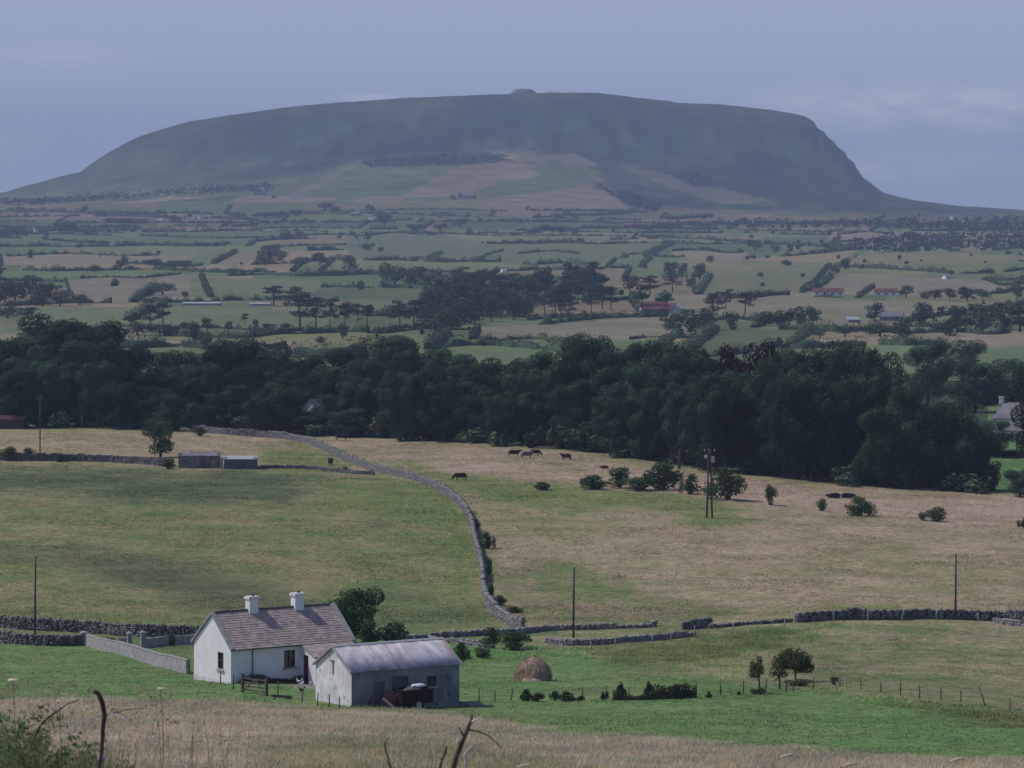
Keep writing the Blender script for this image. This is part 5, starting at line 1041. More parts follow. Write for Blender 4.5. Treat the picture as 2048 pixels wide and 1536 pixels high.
for u, v, h, w, lb in ((20,922,30,46,'dark bush at the far left end of the mossy field wall'),(56,921,26,40,'dark bush second along the mossy field wall'),(335,938,22,40,'dark bush at the left end of the ruined sheds'),(690,945,12,34,'low green bush against the dark field wall by the winding wall'),(120,924,18,40,'low bush growing through the mossy field wall near the far pole'),(400,872,18,36,'green bush at the top end of the winding wall')): shrub(random.choice(PR['bush']), 'bush', u, v, h, w, lb, 470)
for i, (u, v, h, w, lb) in enumerate(((952,1062,26,24,'upper dark bramble against the shaded side of the winding wall'),(975,1098,34,40,'largest dark bramble bulging from the winding wall'),(978,1150,36,22,'tall narrow bramble below the bulge along the winding wall'),(982,1200,32,22,'dark bramble in the lower bend of the winding wall'),(1000,1212,22,40,'spreading bramble low in the bend of the winding wall'),(1030,1226,14,52,'flat patch of bramble right of the winding wall foot'))): shrub(PR['bush'][i % 4], 'bramble', u, v, h, w, lb, 380, 'bramble')
# --- ruined sheds on the mossy wall
def ruin(u0, v0, u1, v1, h, dep, label, roofmat, wallmat, pitch, name='ruined_shed'):
    a, b = gp(u0, v0, 480), gp(u1, v1, 480); t = thing(name, label, 'shed', a, math.atan2(b.y - a.y, b.x - a.x)); L = (b - a).length; m_ = MB(); wall_panel(m_, 0, L, 0, -.6, h, [(L * .58, L * .70, -.6, h * .72)], .35, 'x', 1); m_.box(0, .35, .353, dep, -.6, h + pitch); m_.box(L - .35, L, .353, dep, -.6, h + pitch); m_.box(.353, L - .353, dep - .35, dep, -.6, h + pitch); m_.obj('wall', wallmat, t)
    m_ = MB(); m_.add([(-.2, -.2, h + .01), (L + .2, -.2, h + .01), (L + .2, dep + .1, h + pitch + .04), (-.2, dep + .1, h + pitch + .04), (-.2, -.2, h + .12), (L + .2, -.2, h + .12), (L + .2, dep + .1, h + pitch + .16), (-.2, dep + .1, h + pitch + .16)], [(0,3,2,1),(4,5,6,7),(0,1,5,4),(1,2,6,5),(2,3,7,6),(3,0,4,7)]); m_.obj('roof', roofmat, t)
    m_ = MB(); m_.box(L * .58 + .01, L * .70 - .01, .2, .24, -.5, h * .71); m_.obj('door', M['darkdoor'], t)
ruin(357, 936, 438, 937, 2.2, 3.0, 'long low grey ruined shed on the mossy field wall', M['greyroof'], M['darkstone'], .5); ruin(448, 938, 510, 939, 1.75, 3.0, 'smaller dark shed with pale tin patch on its roof', M['metal'], M['darkdoor'], .35)
pillar2 = gp(443, 938, 480); mb = MB(); mb.box(-.28, .28, -.28, .28, -.4, 2.1); o = mb.obj('stone_pillar', M['concrete']); o.location = pillar2; setp(o, 'pale stone pillar between the two ruined sheds', 'pillar')
# --- maroon barn and houses behind
def house(u, v, lpx, hpx, label, name='house', wallmat=M['white'], roofmat=M['greyroof'], rot=0.0, roofh=.8, dep=7.0, wins=3, chim=1, dlo=700, door=True, d=None, cat='house', group=None, kw=None, hip=False):
    d = d or gd(u, v, dlo); p = G(u, d); L = lpx * d / F; H = hpx * d / F; eh = H / (1 + roofh); rh = H - eh; t = thing(name, label, cat, p, rot, group)
    dep = min(dep, L * 1.2); m_ = MB(); x0, x1 = -L/2, L/2; ops = []
    if wins:
        ww, wh = min(1.4, L / (wins * 2.6)), eh * .42
        for k_ in range(wins): cx = x0 + L * (k_ + .5) / wins; ops.append((cx - ww/2, cx + ww/2, eh * .36, eh * .36 + wh))
    wall_panel(m_, x0, x1, 0, -1.5, eh, ops, .3, 'x', 1); wall_panel(m_, x0, x1, dep, -1.5, eh, [], .3, 'x', -1)
    for x_, s in ((x0, 1), (x1, -1)):
        m_.add([(x_, 0, -1.5), (x_, dep, -1.5), (x_, dep, eh), (x_, dep/2, eh + (0 if hip else rh)), (x_, 0, eh)], [(0,4,3,2,1) if s > 0 else (0,1,2,3,4)])
    m_.obj('wall', wallmat, t)
    m_ = MB(); o_ = .3; e = eh - o_ * rh / (dep / 2); hx = L * .25 if hip else 0
    for s, ye in ((-1, -o_), (1, dep + o_)):
        vs = [(x0 - .2 + hx, dep/2, eh + rh), (x1 + .2 - hx, dep/2, eh + rh), (x1 + .2, ye, e), (x0 - .2, ye, e), (x0 - .2 + hx, dep/2, eh + rh + .2), (x1 + .2 - hx, dep/2, eh + rh + .2), (x1 + .2, ye, e + .2), (x0 - .2, ye, e + .2)]
        fs = [(0,1,2,3),(7,6,5,4),(1,5,6,2),(2,6,7,3),(3,7,4,0)]; m_.add(vs, fs if s < 0 else [f[::-1] for f in fs])
    if hip:
        for xa, xb in ((x0 - .2, x0 - .2 + hx), (x1 + .2, x1 + .2 - hx)): m_.add([(xa, -o_, e + .2), (xa, dep + o_, e + .2), (xb, dep/2, eh + rh + .2)], [(0,2,1) if xa < 0 else (0,1,2)])
    rf_ = m_.obj('roof', roofmat, t)
    for k_ in range(chim):
        cx = x0 + L * (.12 if k_ == 0 else .85); m_ = MB(); m_.box(cx - .45, cx + .45, dep/2 - .4, dep/2 + .4, eh + rh - .3, eh + rh + 1.3); m_.box(cx - .55, cx + .55, dep/2 - .5, dep/2 + .5, eh + rh + 1.303, eh + rh + 1.45); m_.obj('chimney', wallmat, rf_)
    for o2 in ops: m_ = MB(); m_.box(o2[0] + .01, o2[1] - .01, .1, .14, o2[2] + .01, o2[3] - .01); m_.obj('window', M['glass'], t)
    if label is None: TAGS.append((t, kw, u, v, group))
    return t
house(12, 858, 70, 24, 'long low maroon barn under the wood at the far left', 'barn', M['purplewall'], M['purplewall'], 0, .3, 6, 0, 0, 600, False, cat='barn')
house(2014, 914, 58, 66, 'white hip roofed house with chimney beside the end of the wood', 'house', M['oldwhite'], M['greyroof'], R(-24), .75, 9, 2, 1, 640, d=790, hip=True); house(2052, 912, 60, 38, 'white house with grey roof half out of frame on the right', 'house', M['oldwhite'], M['greyroof'], R(-10), .7, 8, 2, 0, 600, d=775)
house(652, 838, 42, 66, 'white gabled house glimpsed among the dark wood', 'house', M['white'], M['greyroof'], R(60), .7, 6, 1, 0, d=edge_d(650) + 20)
# ------------------------------------------------------------------ cattle
def cow_data(graze, lying=False):
    z = -.62 if lying else 0
    if lying: neck, head, muz = (.92, 0, 1.14 + z), (1.12, .06, 1.18 + z), (1.32, .10, 1.00 + z)
    elif graze: neck, head, muz = (.98, 0, .98 + z), (1.22, .02, .50 + z), (1.36, .02, .22 + z)
    else: neck, head, muz = (.98, 0, 1.34 + z), (1.20, 0, 1.50 + z), (1.48, 0, 1.36 + z)
    vs = [(-.05,0,1.02+z),(-.55,0,1.08+z),(-.88,0,1.12+z),(.45,0,1.04+z),(.72,0,1.10+z),neck,head,muz]; es = [(0,1),(1,2),(0,3),(3,4),(4,5),(5,6),(6,7)]; rad = [.50,.47,.36,.48,.42,.26,.19,.12]
    for s in (-1, 1):
        b = len(vs)
        if lying: vs += [(.55, s*.30, .28), (.85, s*.34, .10), (.60, s*.36, .07), (-.72, s*.32, .28), (-.40, s*.42, .10), (-.70, s*.44, .07)]
        else: vs += [(.60, s*.20, .78), (.58, s*.19, .42), (.60, s*.19, .03), (-.78, s*.20, .82), (-.90, s*.19, .48), (-.82, s*.19, .03)]
        es += [(3, b), (b, b+1), (b+1, b+2), (1, b+3), (b+3, b+4), (b+4, b+5)]; rad += [.15,.08,.065,.19,.085,.065]
    me = bpy.data.meshes.new('body'); me.from_pydata(vs, es, []); return me, rad
def cow_proto(graze, lying, mat):
    t = thing('cow', None, 'cow'); me, rad = cow_data(graze, lying); me.materials.append(mat); o = link('body', me, t); o.modifiers.new('skin', 'SKIN'); z = -.62 if lying else 0
    for i, r_ in enumerate(rad): o.data.skin_vertices[0].data[i].radius = (r_ * (.82 if i < 5 else 1), r_)
    o.data.skin_vertices[0].data[0].use_root = True; sm = o.modifiers.new('sub', 'SUBSURF'); sm.levels = 1; sm.render_levels = 1
    m_ = MB(); m_.tube([(-1.02, 0, 1.22 + z), (-1.14, .02, .9 + z), (-1.12, .02, max(.08, .45 + z))], [.05, .035, .05], 6); m_.obj('tail', mat, t, True)
    hx, hz = (1.08, 1.24 + z) if lying else (1.20, .52 + z) if graze else (1.16, 1.56 + z)
    for s in (-1, 1): m_ = MB(); m_.add([(hx - .05, s*.10, hz + .02), (hx + .06, s*.10, hz + .04), (hx + .03, s*.30, hz + .06), (hx - .04, s*.24, hz - .03)], [(0,1,2,3), (3,2,1,0)]); m_.obj('ear', mat, t)
    return t
CP = {('s', 'k'): cow_proto(False, False, M['cow']), ('g', 'k'): cow_proto(True, False, M['cow']), ('l', 'k'): cow_proto(False, True, M['cow']), ('s', 'g'): cow_proto(False, False, M['cowgrey']), ('l', 'b'): cow_proto(False, True, M['cowbrown'])}
used = set(); CG = 'cattle in the middle fields'
COWS = [('s','k',1028,914,0,1.0,'black cow standing broadside, leftmost of the three together'),('s','g',1054,917,8,1.0,'dark grey roan cow, middle one of the three together'),('g','k',1070,912,12,.9,'black cow half behind the roan one, rightmost of the three'),('s','k',1132,920,150,.9,'black cow alone right of the group of three'),('l','b',1209,937,175,.7,'small brown calf lying in the tan field'),
        ('g','k',921,961,178,1.0,'black cow alone out in the field below the others'),('s','k',684,882,5,1.15,'black cow close under the wood beyond the winding wall'),('s','k',590,873,20,.8,'black cow half hidden behind the top of the winding wall'),('g','k',661,930,95,1.0,'black cow in the corner on the near side of the winding wall'),('l','k',1668,996,184,1.05,'black cow lying, left one of the pair on the right'),('l','k',1695,996,4,1.05,'black cow lying, right one of the pair on the right')]
for pose, c, u, v, rz, s, lb in COWS:
    k_ = (pose, c); o = CP[k_] if k_ not in used else dup(CP[k_]); used.add(k_); o.location = gp(u, v, 450); o.rotation_euler = (0, 0, R(rz)); o.scale = (s * 1.12, s * 1.15, s * .90); setp(o, lb, 'cow', CG)

# ------------------------------------------------------------------ the plain: farms, hedges, trees
house(1328, 629, 78, 20, 'long red roofed barn among pines on the plain', 'barn', M['redroof'], M['redroof'], R(4), .9, 10, 0, 0, 1150, cat='barn')
house(1368, 629, 24, 20, 'grey gabled shed at the right end of the red barn', 'barn', M['greyrender'], M['paleroof'], R(60), .8, 8, 0, 0, 1150, cat='barn'); house(1290, 628, 24, 11, 'low pale tin shed at the left end of the red barn', 'shed', M['paleroof'], M['paleroof'], R(-10), .8, 8, 0, 0, 1150, cat='shed'); house(1312, 618, 50, 14, 'dark red roof behind the long red barn', 'barn', M['redroof'], M['redroof'], 0, .9, 8, 0, 0, 1200, cat='barn')
house(1657, 592, 62, 15, 'long white bungalow with red roof, left of two', 'bungalow', M['white'], M['redroof'], R(-4), .9, 8, 4, 0, 1400); house(1772, 592, 46, 14, 'shorter white bungalow with red roof, right of two', 'bungalow', M['white'], M['redroof'], R(-6), .9, 8, 3, 0, 1400)
house(1709, 645, 26, 10, 'low pale roofed farm shed before the brown barn', 'shed', M['greyrender'], M['paleroof'], R(15), .9, 8, 0, 0, 1150, cat='shed'); house(1782, 642, 46, 18, 'brown purple roofed farmhouse among trees on the right', 'house', M['greyrender'], M['greyroof'], R(-12), 1.0, 8, 2, 1, 1150); house(1742, 634, 20, 11, 'small grey shed left of the brown farmhouse', 'shed', M['greyrender'], M['greyroof'], 0, .8, 6, 0, 0, 1150, cat='shed')
house(403, 611, 76, 6, 'long low pale glasshouse on the plain', 'glasshouse', M['paleroof'], M['paleroof'], 0, .6, 10, 0, 0, 1150, cat='glasshouse'); house(520, 612, 42, 6, 'shorter pale glasshouse beside the pines', 'glasshouse', M['paleroof'], M['paleroof'], 0, .6, 10, 0, 0, 1150, cat='glasshouse')
house(75, 592, 16, 14, 'small red roofed house among trees at far left', 'house', M['redroof'], M['redroof'], R(20), .8, 8, 0, 0, 1150); house(1898, 558, 14, 8, 'tiny white house alone on the right plain', 'house', M['white'], M['greyroof'], R(20), .8, 7, 1, 0, 1300); house(1908, 439, 9, 9, 'white gable far off below the mountain end', 'house', M['white'], M['greyroof'], R(60), .8, 8, 0, 0, 2000)
def arch_barn(u, v, w, h, label):
    d = gd(u, v, 3000); p = G(u, d); t = thing('arched_barn', label, 'barn', p, R(-20)); W, H = w * d / F, h * d / F; m_ = MB(); n = 12; prof = [(-W/2, -2)] + [(-W/2 * math.cos(math.pi * i / n), H * .35 + H * .65 * math.sin(math.pi * i / n)) for i in range(n + 1)] + [(W/2, -2)]
    for yy, f in ((0, 1), (18, -1)): m_.add([(x_, yy, z_) for x_, z_ in prof], [tuple(range(len(prof)))[::f]])
    m_.obj('end_wall', M['greyrender'], t); m_ = MB(); vs = [(x_, yy, z_) for yy in (-.4, 18.4) for x_, z_ in prof]; k_ = len(prof); m_.add(vs, [(i, i + k_, i + k_ + 1, i + 1) for i in range(k_ - 1)]); m_.obj('roof', M['paleroof'], t)
arch_barn(516, 391, 18, 15, 'white round roofed barn on the slope under the mountain')
FH = [(588,397,13,10,'white house right of the round roofed barn','greyroof','white'),(548,396,8,6,'tiny red shed between round barn and white house','redroof','redroof'),(935,398,28,13,'grey ruined looking house on the middle slope','greyroof','greyrender'),(709,433,18,9,'grey house left of the white pair below the slope','greyroof','greyrender'),(713,443,7,6,'tiny white cottage under the grey house','greyroof','white'),(740,442,9,6,'white shed right of the tiny white cottage','paleroof','white'),(892,444,7,6,'small white cottage in the hedges, left of a pair','greyroof','white'),(912,442,9,7,'small white house in the hedges, right of a pair','greyroof','white'),
      (320,444,10,6,'small white cottage on the left slope below the far wood','paleroof','white'),(387,437,9,7,'white cottage first of the hillside hamlet','greyroof','white'),(402,438,8,7,'white cottage second of the hillside hamlet','greyroof','white'),(418,437,9,6,'white cottage third of the hillside hamlet','greyroof','white'),(1268,456,42,8,'long red roofed barn below the big tan field','redroof','redroof'),(1335,437,16,6,'small red shed right of the green slope field','redroof','redroof'),(72,468,6,17,'pale tall ruin among trees at far left','greyroof','white'),(1010,545,10,7,'small pale roof at the back of the pine copse','paleroof','white'),(910,556,10,8,'white cottage peeping left of the pine copse','greyroof','white'),(1755,652-8,7,5,'tiny white gable by the brown farmhouse','greyroof','white'),(1826,640,8,6,'tiny white shed right of the brown farmhouse','greyroof','white')]
for u, v, l_, h, lb, rm, wm in FH: house(u, v, l_, h, lb, 'house' if wm != 'redroof' else 'barn', M[wm], M[rm], R(random.uniform(-25, 25)), .7, 8, 0, 0, 1150, cat='house' if wm != 'redroof' else 'barn')

# pines and trees placed as surveyed: (u, v base, height px, width px, kind)
PT = []
for u, v, h, w in ((300,657,52,44),(326,657,54,50),(490,650,24,22),(548,612,44,56),(592,612,42,52),(600,657,78,76),(632,656,62,50),(660,656,60,44),(690,656,52,40),(735,657,52,42),(715,645,40,36),(800,655,55,50),(828,655,58,56),(862,660,45,50),
                   (1285,628,62,56),(1335,622,38,36),(1222,620,50,40),(1300,590,42,50),(1345,584,40,44),(1190,600,60,44),(1205,620,75,40),(1435,622,42,36),(1452,618,40,36),(1490,630,48,46),(1425,640,58,40)): PT.append((u, v, h, w, 'pine'))
r2_ = np.random.default_rng(77)
for i in range(40):      # the leafy near end of the copse
    u = r2_.uniform(850, 1060); f_ = (u - 850) / 210; PT.append((u, r2_.uniform(605, 668 - 30 * f_), r2_.uniform(36, 56), r2_.uniform(40, 62), 'round'))
for i in range(44):      # the pine copse
    u = r2_.uniform(880, 1195); f_ = (u - 880) / 315; v = r2_.uniform(596 - 10 * f_, 655 - 22 * f_); PT.append((u, v, r2_.uniform(44, 70), r2_.uniform(36, 54), 'pine'))
for i in range(22): PT.append((r2_.uniform(900, 1190), r2_.uniform(575, 612), r2_.uniform(36, 52), r2_.uniform(44, 60), 'pine'))
for u, v, h, w in ((30,602,46,60),(10,610,56,60),(85,612,46,60),(120,612,34,50),(60,590,40,40),(160,610,22,50),(15,636,26,60),(55,634,20,50),(250,530,18,20),(310,536,18,50),(345,538,18,50),(370,536,16,30),(325,590,24,60),(300,594,20,26),(370,596,14,20),(240,538,20,26),(190,545,16,24),
                   (415,664,30,24),(457,664,22,20),(372,662,18,22),(385,664,16,16),(512,658,20,18),(540,664,18,30),(570,664,18,30),(275,670,26,60),(320,672,26,60),(345,672,22,40),(390,692,50,30),(410,700,36,40),(60,520,22,14),(685,680,34,26),(640,688,16,26),
                   (530,530,28,50),(600,535,22,40),(640,532,28,36),(700,540,30,40),(770,560,36,40),(790,572,40,50),(830,575,42,60),(870,590,50,70),(900,595,50,70),(720,582,22,20),(735,484,22,20),(735,500,14,40),
                   (880,670,46,60),(905,660,40,50),(1390,668,50,80),(1350,668,40,60),(1410,660,44,50),(1465,660,34,36),(1530,652,30,50),(1565,652,32,60),(1605,652,40,60),(1625,650,34,36),(1690,540,24,30),(1670,550,20,24),(1812,596,26,34),(1870,598,20,40),(1900,600,24,36),(1935,602,28,40),(1965,600,22,34),(1850,598,16,30),
                   (1750,645,40,44),(1850,648,44,50),(1840,652,30,40),(1880,636,24,20),(1920,660,50,60),(1960,665,60,80),(2010,660,56,80),(2040,665,60,60),(1900,672,30,50),(1760,672,26,70),(1800,675,30,60),(1690,672,22,50),(1640,676,20,40),(2036,598,26,26),(1520,555,12,16),(1605,556,10,12),(1525,574,10,12),
                   (1400,560,34,34),(1380,575,18,22),(1340,560,36,40),(1365,556,30,30),(1260,585,36,40),(1420,525,14,22),(1510,500,22,34),(1550,506,16,22),(1580,504,16,18),(1655,500,16,30),(650,420,16,40),(670,424,12,30),(770,448,22,50),(745,425,14,16),(735,420,12,12),(830,462,14,50),(880,460,14,40),(920,454,18,40),(590,432,14,40),(560,435,12,40),(530,436,12,60),(475,436,12,50),(120,465,24,50),(140,464,20,40),(35,472,20,60),(10,474,16,40),(180,470,14,40),
                   (220,445,10,40),(280,447,10,50),(250,446,10,40),(350,442,10,40),(540,512,24,60),(560,522,20,40),(570,480,18,30),(600,476,14,24),(920,396,10,16),(906,400,10,18),(945,394,12,10),(1090,462,14,40),(1120,466,14,40),(1150,470,14,30),(1300,462,14,60),(1340,462,16,50),(1390,455,14,50),(1420,458,14,40)): PT.append((u, v, h, w, 'round'))
BPG = 'trees scattered over the plain'
for u, v, h, w, kd in PT:
    d = gd(u, v, 1000); pk = PR[kd][random.randrange(len(PR[kd]))]
    kw = ('flat topped pine' if w > 46 else 'slim flat topped pine') if kd == 'pine' else ('broad dark tree' if w > 38 else 'small dark tree' if w < 24 else 'round dark tree')
    plant(pk, 'pine' if kd == 'pine' else 'tree', 'pine' if kd == 'pine' else 'tree', kw, u, d, h * d / F, w * d / F, 'pines on the plain' if kd == 'pine' else BPG)
# hedgerows along the field edges
hs = np.random.default_rng(5); hk = 0
for i, v0 in enumerate(ROWV[:-3]):
    brk = BRK[i]; ed = [-120] + [b for b in brk if -100 < b < 2160] + [2170]
    for a, b in zip(ed[:-1], ed[1:]):
        if b - a < 40 or hs.uniform() < .13: continue
        uu = np.arange(a + hs.uniform(4, 14), b - hs.uniform(4, 40), 18.0)
        if len(uu) < 3: continue
        uv = [(u, float(rowv(i, u))) for u in uu if float(rowv(i, u)) > float(np.interp(u, [0, 300, 520, 720, 1024, 1200, 1330, 2048], [402, 392, 378, 345, 335, 372, 432, 446]))]
        seg, best_ = [], []
        for q in uv:
            if any(bool(inpoly(np.array([q[0]]), np.array([q[1]]), pf[0])[0]) for pf in PLAINF[10:]):
                if len(seg) > len(best_): best_ = seg
                seg = []
            else: seg.append(q)
        uv = seg if len(seg) > len(best_) else best_
        if len(uv) < 3: continue
        d = gd(uv[0][0], uv[0][1], 1000); hm = hs.uniform(2.0, 4.6); lf = max(.9, d / 2300)
        hedge(uv, hm, hm * 1.6, lf, min(9, 9 * 1900 / d) * hs.uniform(.6, 1.3), M['leaffar'], None, 1000, 500 + hk, .75, 'hedges dividing the plain', 'dark hedge' if hm > 3.2 else 'low thin hedge'); hk += 1
        if hs.uniform() < .75 and i + 1 < len(ROWV):
            va, vb = float(rowv(i, b)), float(rowv(i + 1, b)); sl_ = (1.2 + .8 * math.sin(i)); m_ = 5
            uv2 = [(b - (va + (vb - va) * q / m_ - ROWV[i]) * sl_, va + (vb - va) * (.06 + .88 * q / m_)) for q in range(m_ + 1)]
            hedge(uv2, hm, hm * 1.6, lf, min(9, 9 * 1500 / d) * .6, M['leaffar'], None, 1000, 800 + hk, .5, 'hedges dividing the plain', 'short cross hedge'); hk += 1
for pi_, (poly, _) in enumerate(PLAINF[10:]):       # hedges round the larger fields
    for ei in range(len(poly)):
        (ua, va), (ub, vb) = poly[ei], poly[(ei + 1) % len(poly)]; n_ = int(max(abs(ua - ub) / 18, abs(va - vb) / 6))
        if n_ < 3 or hs.uniform() < .38: continue
        q0, q1 = hs.uniform(0, .15), hs.uniform(.7, 1); uv = [(ua + (ub - ua) * t_, va + (vb - va) * t_ + 2.5 * math.sin(t_ * 9 + pi_)) for t_ in np.linspace(q0, q1, n_)]
        uv = [q for q in uv if -60 < q[0] < 2110]
        if len(uv) < 3: continue
        hm = hs.uniform(1.2, 3.4); d = gd(uv[0][0], uv[0][1], 1000); hedge(uv, hm, hm * 1.5, max(.9, d / 2300), min(9, 9 * 1900 / d) * hs.uniform(.6, 1.2), M['leaffar'], None, 1000, 900 + pi_ * 9 + ei, .7, 'hedges dividing the plain', 'irregular field hedge')
# extra bushes and small trees standing in the hedgerows
for i in range(210):
    r0 = int(hs.integers(0, 17)); u = hs.uniform(-20, 2070); v = float(rowv(r0, u)) + hs.uniform(-1, 2)
    if v < float(np.interp(u, [0, 520, 720, 1024, 1200, 1330, 2048], [402, 378, 350, 345, 400, 438, 448])): continue
    if hs.uniform() < .85 and any(bool(inpoly(np.array([u]), np.array([v]), pf[0])[0]) for pf in PLAINF): continue
    if i % 4 == 0: u, v = hs.uniform(1500, 2060), hs.uniform(452, 535)
    d = gd(u, v, 1000); hm = hs.uniform(2.0, 5.0); plant(PR['scrub'][i % 3], 'bush', 'bush', 'low bush', u, d, hm, hm * hs.uniform(1.1, 2.2), 'bushes along the plain hedges')
# far woods reading as one mass
def woodland(poly, n, hm, label, seed, leaf=4.0):
    r_ = np.random.default_rng(seed); us = [p[0] for p in poly]; u = r_.uniform(min(us), max(us), n * 3); vs_ = [p[1] for p in poly]; v = r_.uniform(min(vs_), max(vs_), n * 3); k_ = inpoly(u, v, poly); u, v = u[k_][:n], v[k_][:n]; P, N_ = [], []
    for a, b in zip(u, v):
        p = np.array(gp(a, b, 1500)); m_ = 9; dr = r_.normal(0, 1, (m_, 3)); dr[:, 2] = abs(dr[:, 2]); dr /= np.linalg.norm(dr, axis=1, keepdims=True); s = hm * r_.uniform(.5, 1.2); P.append(p + dr * np.array((s * .8, s * .8, s))); N_.append(dr)
    P, N_ = np.concatenate(P), np.concatenate(N_); V, Q = leaf_cloud(P, N_, leaf, r_); o_ = V.mean(0); return setp(link('woodland', mesh_np('woodland', V - o_, Q, None, M['heath']), None, o_), label, 'wood', None, 'stuff')
woodland([(-60,406),(100,400),(300,388),(420,376),(540,372),(545,384),(420,388),(200,402),(60,412),(-60,414)], 420, 9, 'dark strip of far woodland along the mountain foot at left', 61)
woodland([(1400,448),(1600,446),(1800,440),(2120,440),(2120,472),(1900,462),(1700,456),(1500,456)], 420, 8, 'scattered far woodland below the mountain end at right', 62)
woodland([(1750,478),(1900,470),(2100,476),(2100,498),(1930,500),(1780,508),(1690,500)], 330, 8, 'dark far wood on the right of the plain', 63)
woodland([(1180,372),(1260,388),(1330,418),(1300,428),(1240,400)], 120, 8, 'dark scrub wood at the corner of the big tan field', 64)
woodland([(720,324),(860,312),(1010,312),(1020,322),(860,330),(730,332)], 150, 6, 'dark scrub band above the top fields of the mountain', 65)
woodland([(1330,350),(1400,346),(1440,376),(1390,374)], 90, 7, 'dark thicket in the hollow of the mountain flank', 66)
# cairn on the summit
pc = G(1047, 7480); zc = (HOR - 188) * 7480 / F
Vc, Qc = [], []; nn = 40; rc = np.random.default_rng(3)
for s, z in ((29, -12), (27, 0), (24, 4.5), (20, 8), (17, 9.3), (13, 9.9), (0.5, 10.1)):
    for j in range(nn): a = 2 * math.pi * j / nn; e = 1 + rc.normal(0, .03); Vc.append((s * e * math.cos(a), s * e * math.sin(a), z + rc.normal(0, .35)))
for i in range(6):
    for j in range(nn): Qc.append((i*nn+j, i*nn+(j+1) % nn, (i+1)*nn+(j+1) % nn, (i+1)*nn+j))
me = mesh_np('cairn', np.array(Vc), np.array(Qc), None, M['cairn']); o = link('cairn', me, None, (pc.x, 7480, zc + 0.5)); setp(o, 'great stone cairn standing on the flat mountain summit', 'cairn')

# ------------------------------------------------------------------ close growth at the foot of the view
def near_point(u, d): return G(u, d)
def weeds(name, uf, n, d0, d1, h0, h1, wid, cols, label, seed, nb=5, ufun=None):
    r_ = np.random.default_rng(seed); d = r_.uniform(d0, d1, n); u = ufun(r_, n) if ufun else r_.uniform(uf[0], uf[1], n); c = np.array(cols)[r_.integers(0, len(cols), n)]; hgt = r_.uniform(h0, h1, n)
    V, q, t, cc = blades(u, d, hgt, np.full(n, wid), c, nb, .22, .05, .25, seed); return setp(link(name, mesh_np(name, V, q, t, M['blade'], False, cc)), label, 'weeds', None, 'stuff')
GC = [(.13,.215,.085), (.165,.23,.10), (.11,.18,.07), (.22,.23,.12)]; SC = [(.30,.23,.16), (.36,.29,.21), (.24,.19,.13)]
weeds('tall_weeds', (-80, 270), 2000, 24, 32, .14, .46, .009, GC, 'tangle of tall green weeds in the lower left corner', 71, 4, lambda r, n: -80 + 350 * r.beta(1.0, 2.0, n))
def leafy_weeds(n, seed):
    r_ = np.random.default_rng(seed); P, N_, C = [], [], []
    for i in range(n):
        u = -80 + 400 * r_.beta(1.0, 2.3); d = r_.uniform(24, 31); b = np.array(G(u, d)); h = r_.uniform(.2, .66) * (1 - .6 * min(1, max(0, u) / 320)); lx, ly = r_.normal(0, .16, 2); m_ = int(25 + h * 110)
        t_ = r_.uniform(.1, 1, m_) ** .8; p = b + np.stack([lx * t_ ** 2 * h * 2 + r_.normal(0, .035, m_), ly * t_ + r_.normal(0, .035, m_), t_ * h], -1); P.append(p); N_.append(r_.normal(0, 1, (m_, 3)) + np.array((0, 0, .8))); C.append(np.repeat(np.array(GC)[r_.integers(0, 4)][None] * r_.uniform(.75, 1.25), m_, 0))
    P, N_, C = np.concatenate(P), np.concatenate(N_), np.concatenate(C); V, Q = leaf_cloud(P, N_, .034, r_); return setp(link('leafy_weeds', mesh_np('leafy_weeds', V, Q, None, M['blade'], False, np.repeat(C, 4, 0))), 'leafy green weeds massed in the lower left corner', 'weeds', None, 'stuff')
leafy_weeds(230, 75)
weeds('seeding_grass', (-80, 420), 420, 24, 33, .30, .80, .006, SC, 'thin tan seeding grass stems over the green weeds', 72, 2, lambda r, n: -80 + 640 * r.beta(1.0, 1.7, n))
def seed_heads(n, seed):
    r_ = np.random.default_rng(seed); P, N_, C = [], [], []
    for i in range(n):
        u = -80 + 560 * r_.beta(1.0, 1.5); d = r_.uniform(24, 34); b = np.array(G(u, d)); top = (r_.uniform(.45, .85) if u < 420 else r_.uniform(.3, .5)); a = r_.normal(.5, .5); t_ = np.linspace(0, 1, 9)
        p = b + np.stack([math.sin(a) * .11 * t_, 0 * t_, top + math.cos(a) * .11 * t_], -1) + r_.normal(0, .006, (9, 3)); P.append(p); N_.append(r_.normal(0, 1, (9, 3))); C.append(np.repeat(np.array(SC)[r_.integers(0, 3)][None] * r_.uniform(.9, 1.5), 9, 0))
    P, N_, C = np.concatenate(P), np.concatenate(N_), np.concatenate(C); V, Q = leaf_cloud(P, N_, .020, r_); return setp(link('grass_seed_heads', mesh_np('grass_seed_heads', V, Q, None, M['blade'], False, np.repeat(C, 4, 0))), 'feathery tan grass seed heads over the lower left field', 'grass', None, 'stuff')
seed_heads(260, 76)
weeds('fringe_grass', (-80, 2130), 90, 22, 27, .10, .22, .008, GC[2:] + SC, 'sparse near grass tips along the bottom edge', 73, 3)

